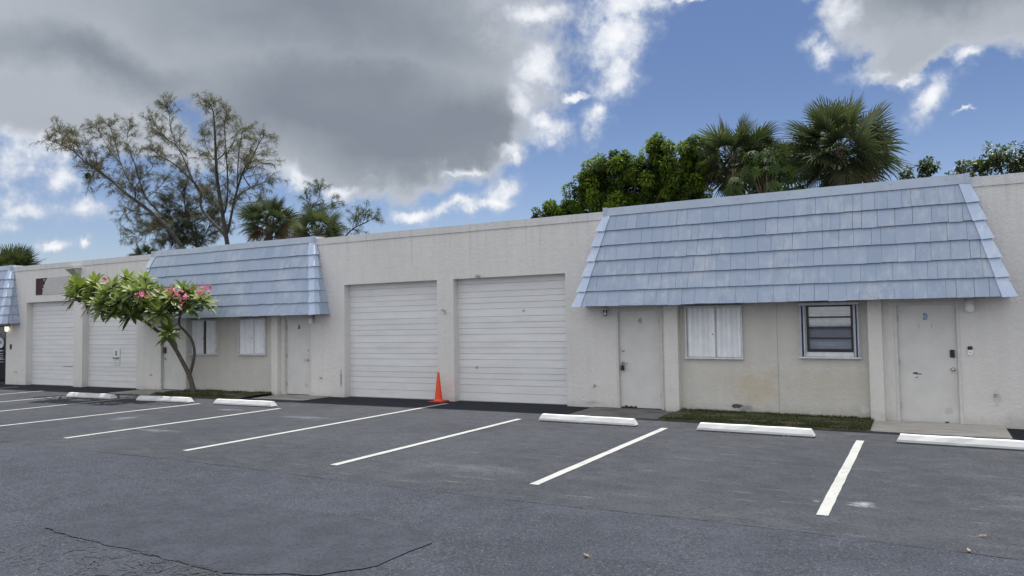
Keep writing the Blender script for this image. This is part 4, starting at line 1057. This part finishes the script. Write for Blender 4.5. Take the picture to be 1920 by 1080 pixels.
casuarina('pine_tree', 17.5, [
    (.17, (341, 464), (317, 429), (296, 408), (261, 381), (234, 361), (207, 337), (181, 319), (157, 301), (139, 284), (115, 272), (92, 263)),
    (.085, (252, 373), (252, 355), (237, 331), (225, 301), (213, 260), (204, 232)),
    (.10, (305, 405), (273, 370), (261, 337), (250, 300), (238, 269), (243, 236)),
    (.05, (183, 320), (178, 292), (160, 266), (133, 247)), (.05, (225, 305), (205, 280), (190, 255), (178, 236)), (.045, (157, 301), (140, 268), (118, 252), (100, 244)),
    (.045, (296, 408), (268, 398), (240, 394), (230, 402)), (.045, (310, 425), (285, 432), (260, 442), (225, 446)), (.04, (181, 319), (172, 330), (166, 345)), (.05, (262, 340), (285, 315), (290, 300)), (.05, (273, 372), (300, 350), (310, 335))],
    7.2, 'large leaning feathery pine tree behind the left awning', 'tree', M['needle'], 31, .2, 1.0, ball=(165, 328))
casuarina('pine_tree', 18.5, [
    (.19, (427, 462), (412, 370), (406, 322), (403, 254), (400, 212), (394, 196)),
    (.15, (420, 440), (379, 393), (376, 358), (355, 334), (326, 307), (299, 292), (286, 278)),
    (.08, (366, 348), (335, 278), (311, 260), (296, 239), (284, 220)), (.06, (350, 292), (323, 254), (317, 212), (311, 200)),
    (.10, (420, 400), (427, 358), (424, 284), (421, 233), (430, 209)), (.13, (427, 435), (441, 370), (456, 322), (474, 292), (488, 265), (498, 252)),
    (.07, (444, 360), (447, 298), (453, 254), (462, 242)), (.06, (442, 370), (470, 352), (495, 342), (512, 332)), (.06, (456, 325), (480, 310), (503, 300)), (.06, (403, 300), (385, 270), (378, 250)), (.06, (425, 290), (440, 262), (443, 240)), (.05, (430, 380), (465, 380), (495, 375))],
    6.4, 'tall multi-stemmed feathery pine tree just left of the palms', 'tree', M['needle'], 32, .22, 1.0)
casuarina('pine_tree', 20.5, [
    (.12, (372, 470), (360, 430), (350, 400), (345, 370), (350, 345)), (.07, (372, 465), (390, 430), (398, 400), (392, 370)), (.07, (365, 460), (335, 430), (318, 400), (312, 375)), (.06, (350, 455), (320, 440), (300, 420)), (.09, (360, 430), (330, 420), (305, 418), (285, 430)), (.09, (358, 425), (385, 410), (400, 395)), (.08, (352, 405), (325, 390), (315, 372)), (.08, (352, 405), (378, 380), (385, 360)),
    (.07, (365, 450), (330, 448), (300, 452)), (.07, (365, 450), (395, 440), (420, 425))],
    15., 'dark bushy pine tree low between the two feathery pines', 'tree', M['needle_dark'], 33, .15, .95)
casuarina('sparse_tree', 19., [
    (.08, (640, 455), (652, 438), (667, 426), (692, 414), (704, 407)), (.05, (640, 455), (595, 410), (583, 392), (596, 376), (600, 360), (597, 352)), (.035, (583, 392), (575, 375), (578, 365)), (.04, (592, 400), (612, 388), (622, 382), (636, 377)),
    (.035, (660, 432), (665, 415), (668, 405)), (.03, (680, 420), (684, 408), (686, 398))],
    8., 'thin sparse tree with bare twigs behind the palms right of the left awning', 'tree', M['dkleaf'], 34, .08, .7)

def palm(px, py, Y, rad, nf, label, seed, dead=.25, lean=0., up=1.0):
    rnd = random.Random(seed); c = at(px, py, Y); b0 = Vector((c.x+lean, c.y, gz(c.x)))
    o = thing('palm_tree', b0, label, 'palm tree', 'cabbage palms behind the building')
    tr = MB(); pth = smooth_path([b0, b0.lerp(c, .5), c+Vector((0, 0, .1))], 6); tr.tube(pth, [.17+.015*(i % 2) for i in range(len(pth))], 10)
    for i in range(26):     # old leaf bases under the crown
        a = rnd.uniform(0, 6.28); z = rnd.uniform(-1.1, .1); p = c+Vector((.15*math.cos(a), .15*math.sin(a), z)); tr.tube([p, p+Vector((.12*math.cos(a), .12*math.sin(a), .22))], [.03, .015], 5)
    tr.build('trunk', M['palm_trunk'], o, smooth=True)
    fo, de = MB(), MB()
    for i in range(nf):
        g = (i+.5)/nf; el = math.asin(max(-1, min(1, .98-1.78*g*up)))+rnd.uniform(-.12, .12); th = 2.39996*i+rnd.uniform(-.2, .2)
        isd = g > 1-dead and rnd.random() < .75
        b = de if isd else fo
        d = Vector((math.cos(el)*math.cos(th), math.cos(el)*math.sin(th), math.sin(el)))
        pl = rad*rnd.uniform(.34, .60); sag = .12 if el > -.2 else .05
        e = c+d*pl-Vector((0, 0, sag*pl)); mid = c+d*pl*.5
        b.var = .55; b.tube([c, mid, e], [.022, .016, .012], 4, False)
        dd = (e-mid).normalized(); s = dd.cross(Vector((0, 0, 1)))
        if s.length < .1: s = Vector((math.sin(th), -math.cos(th), 0))
        s.normalize(); s.rotate(__import__('mathutils').Quaternion(dd, rnd.uniform(-1.15, 1.15))); n = s.cross(dd).normalized(); fl = rad*rnd.uniform(.46, .62)
        nl = 30; tone = rnd.uniform(.1, .8)
        for q in range(nl):
            a = -1.75+3.5*q/(nl-1)+rnd.uniform(-.03, .03); v = (dd*math.cos(a)+s*math.sin(a)+n*(.22*math.cos(a)-.06)).normalized()
            l = fl*(.62+.38*math.cos(a*.72))*rnd.uniform(.88, 1.05); st = e+dd*(.16*l*max(0, math.cos(a)))
            w = fl*.07; sd = v.cross(n).normalized()*w*.5; b.var = min(1, max(0, tone+rnd.uniform(-.2, .2)))
            dr = rnd.uniform(.3, 1.)*(.45 if el > .5 else 1.); p1 = st+v*l*.5-Vector((0, 0, .03*l*dr)); p2 = st+v*l*.82-Vector((0, 0, .14*l*dr)); p3 = st+v*l-Vector((0, 0, .32*l*dr))
            b.face([e-sd*.25, e+sd*.25, p1+sd*.8, p1-sd*.8]); b.face([p1-sd*.8, p1+sd*.8, p2+sd*.42, p2-sd*.42]); b.face([p2-sd*.42, p2+sd*.42, p3])
    fo.build('crown', M['palm'], o); de.build('dead_fronds', M['palm_dead'], o)
palm(1572, 282, 13.6, 2.0, 70, 'largest palm tree, standing highest above the right awning roof', 51, .10)
palm(1374, 296, 14.6, 1.85, 50, 'palm tree between the bright leafy tree and the umbrella tree', 52, .12)
palm(1432, 300, 15.6, 1.35, 36, 'small half-hidden palm tree between the two tall right palms', 56, .2)
palm(505, 415, 14.2, 1.5, 48, 'palm tree over the right end of the left awning, left of a pair', 53, .3)
palm(597, 434, 14.2, 1.4, 46, 'palm tree over the right end of the left awning, right of a pair', 54, .3)
palm(30, 510, 15.5, 2.1, 56, 'palm tree at the far left above the parapet', 55, .2)
palm(272, 482, 16.5, 1.0, 36, 'low palm tree top left of the left awning below the leaning pine', 57, .1)

def clump_tree(name, Y, blobs, n, lsize, mat, label, cat, seed, trunk_px, wood='wood', group=None):
    rnd = random.Random(seed); o0 = at(trunk_px, 400, Y); b0 = Vector((o0.x, Y, gz(o0.x))); o = thing(name, b0, label, cat, group)
    tr, fo = MB(), MB(); tot = sum(r*r for _, _, r, _ in blobs)
    hub = None; cs = []
    for px, py, r, dy in blobs: cs.append((at(px, py, Y+dy), r*(CAM-at(px, py, Y+dy)).length/FPX))
    hub = Vector((b0.x, Y, min(c.z for c, _ in cs)-1.6))
    tr.tube(smooth_path([b0, b0.lerp(hub, .5)+Vector((.1, .1, 0)), hub], 4), [.2-.006*i for i in range(9)], 9)
    for (c, r), (_, _, rp, _) in zip(cs, blobs):
        m_ = hub.lerp(c, .5)+Vector((rnd.uniform(-.3, .3), rnd.uniform(-.3, .3), .1)); tr.tube(smooth_path([hub, m_, c], 3), [.09, .08, .07, .06, .05, .035, .02], 6)
        k = int(n*rp*rp/tot)
        sub = [(c+rvec(rnd)*r*rnd.uniform(.25, 1.), r*rnd.uniform(.2, .36)) for _ in range(max(6, int(rp/1.7)))]
        for s_, _ in sub: tr.tube([c, c.lerp(s_, .6)+Vector((0, 0, .03)), s_], [.025, .015, .008], 4, False)
        for i in range(k):
            s_, sr = sub[rnd.randrange(len(sub))]; v = rvec(rnd); p = s_+v*sr*rnd.uniform(.3, 1.)**.5; p.z += sr*.1
            d = (v+rvec(rnd)*.9+Vector((0, 0, .1))).normalized(); rad_ = min(1., (p-c).length/(r*1.15)); fo.var = min(1, max(0, (rad_**3)*.80+rnd.gauss(.04, .13)))  # outer leaves paler, inner ones darker: sunlit crown and shaded inside as leaf colour
            L = lsize*rnd.uniform(.7, 1.3); leaf(fo, p, d, (Vector((0, 0, 1))+rvec(rnd)*.6).normalized(), L, L*.42, .25, .2, 2)
    tr.build('trunk', M[wood], o, smooth=True); fo.build('crown', mat, o)
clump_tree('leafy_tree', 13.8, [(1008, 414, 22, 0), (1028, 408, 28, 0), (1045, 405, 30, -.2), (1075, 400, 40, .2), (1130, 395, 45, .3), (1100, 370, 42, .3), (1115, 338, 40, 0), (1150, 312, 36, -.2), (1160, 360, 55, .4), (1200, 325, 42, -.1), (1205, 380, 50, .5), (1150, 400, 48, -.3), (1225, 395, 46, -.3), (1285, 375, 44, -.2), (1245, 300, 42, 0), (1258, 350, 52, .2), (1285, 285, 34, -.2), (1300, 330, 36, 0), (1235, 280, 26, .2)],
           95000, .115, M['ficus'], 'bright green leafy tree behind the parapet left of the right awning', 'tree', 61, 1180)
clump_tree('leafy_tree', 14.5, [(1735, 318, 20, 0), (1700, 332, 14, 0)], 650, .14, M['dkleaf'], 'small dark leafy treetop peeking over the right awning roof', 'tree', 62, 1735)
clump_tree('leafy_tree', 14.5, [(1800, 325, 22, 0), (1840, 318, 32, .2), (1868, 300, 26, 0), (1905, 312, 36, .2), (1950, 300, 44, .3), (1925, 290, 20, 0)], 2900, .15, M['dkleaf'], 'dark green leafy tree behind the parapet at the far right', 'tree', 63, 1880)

def umbrella_tree():
    rnd = random.Random(71); Y = 12.6; c0 = at(1435, 345, Y); b0 = Vector((c0.x, Y, gz(c0.x)))
    o = thing('umbrella_tree', b0, 'umbrella tree with drooping leaf whorls between the two tall right palms', 'tree')
    tr, fo = MB(), MB(); hub = Vector((c0.x, Y, c0.z-.8)); tr.tube(smooth_path([b0, b0.lerp(hub, .5), hub], 4), [.09]*9, 8)
    pts = [(1395, 300, .2), (1412, 298, 0), (1438, 292, -.1), (1455, 300, .1), (1410, 322, -.3), (1440, 330, .1), (1458, 318, -.2), (1480, 322, .1), (1378, 350, -.3), (1392, 335, .2), (1450, 352, -.3), (1425, 350, 0), (1480, 345, .2), (1400, 358, 0), (1370, 362, 0), (1500, 340, .3), (1468, 362, 0), (1430, 312, .4), (1402, 312, .3), (1490, 360, .2), (1420, 370, .1), (1385, 372, .1), (1445, 375, .1), (1470, 335, .4), (1415, 335, .4)]
    for px, py, dy in pts:
        c = at(px, py, Y+dy); tr.tube(smooth_path([hub, hub.lerp(c, .6)+Vector((0, 0, -.1)), c], 3), [.035, .03, .026, .022, .018, .014, .012], 5)
        for k in range(3):
            d0 = (Vector((rnd.uniform(-1, 1), rnd.uniform(-1.2, .6), rnd.uniform(.0, .8)))).normalized(); e = c+d0*rnd.uniform(.18, .36); fo.var = .5; fo.tube([c, c.lerp(e, .5)+Vector((0, 0, .03)), e], [.008, .007, .006], 4, False)
            n = rnd.randint(7, 10); u = d0.cross(Vector((0, 0, 1))).normalized(); v = d0.cross(u); tone = rnd.uniform(.15, .75)
            for q in range(n):
                th = 2*math.pi*q/n; d = (u*math.cos(th)+v*math.sin(th)+d0*.25-Vector((0, 0, .35))).normalized(); fo.var = min(1, max(0, tone+rnd.uniform(-.15, .2)))
                leaf(fo, e, d, d0, rnd.uniform(.22, .32), .085, .45, .25, 3)
    tr.build('trunk', M['wood'], o, smooth=True); fo.build('crown', M['scheff'], o)
umbrella_tree()
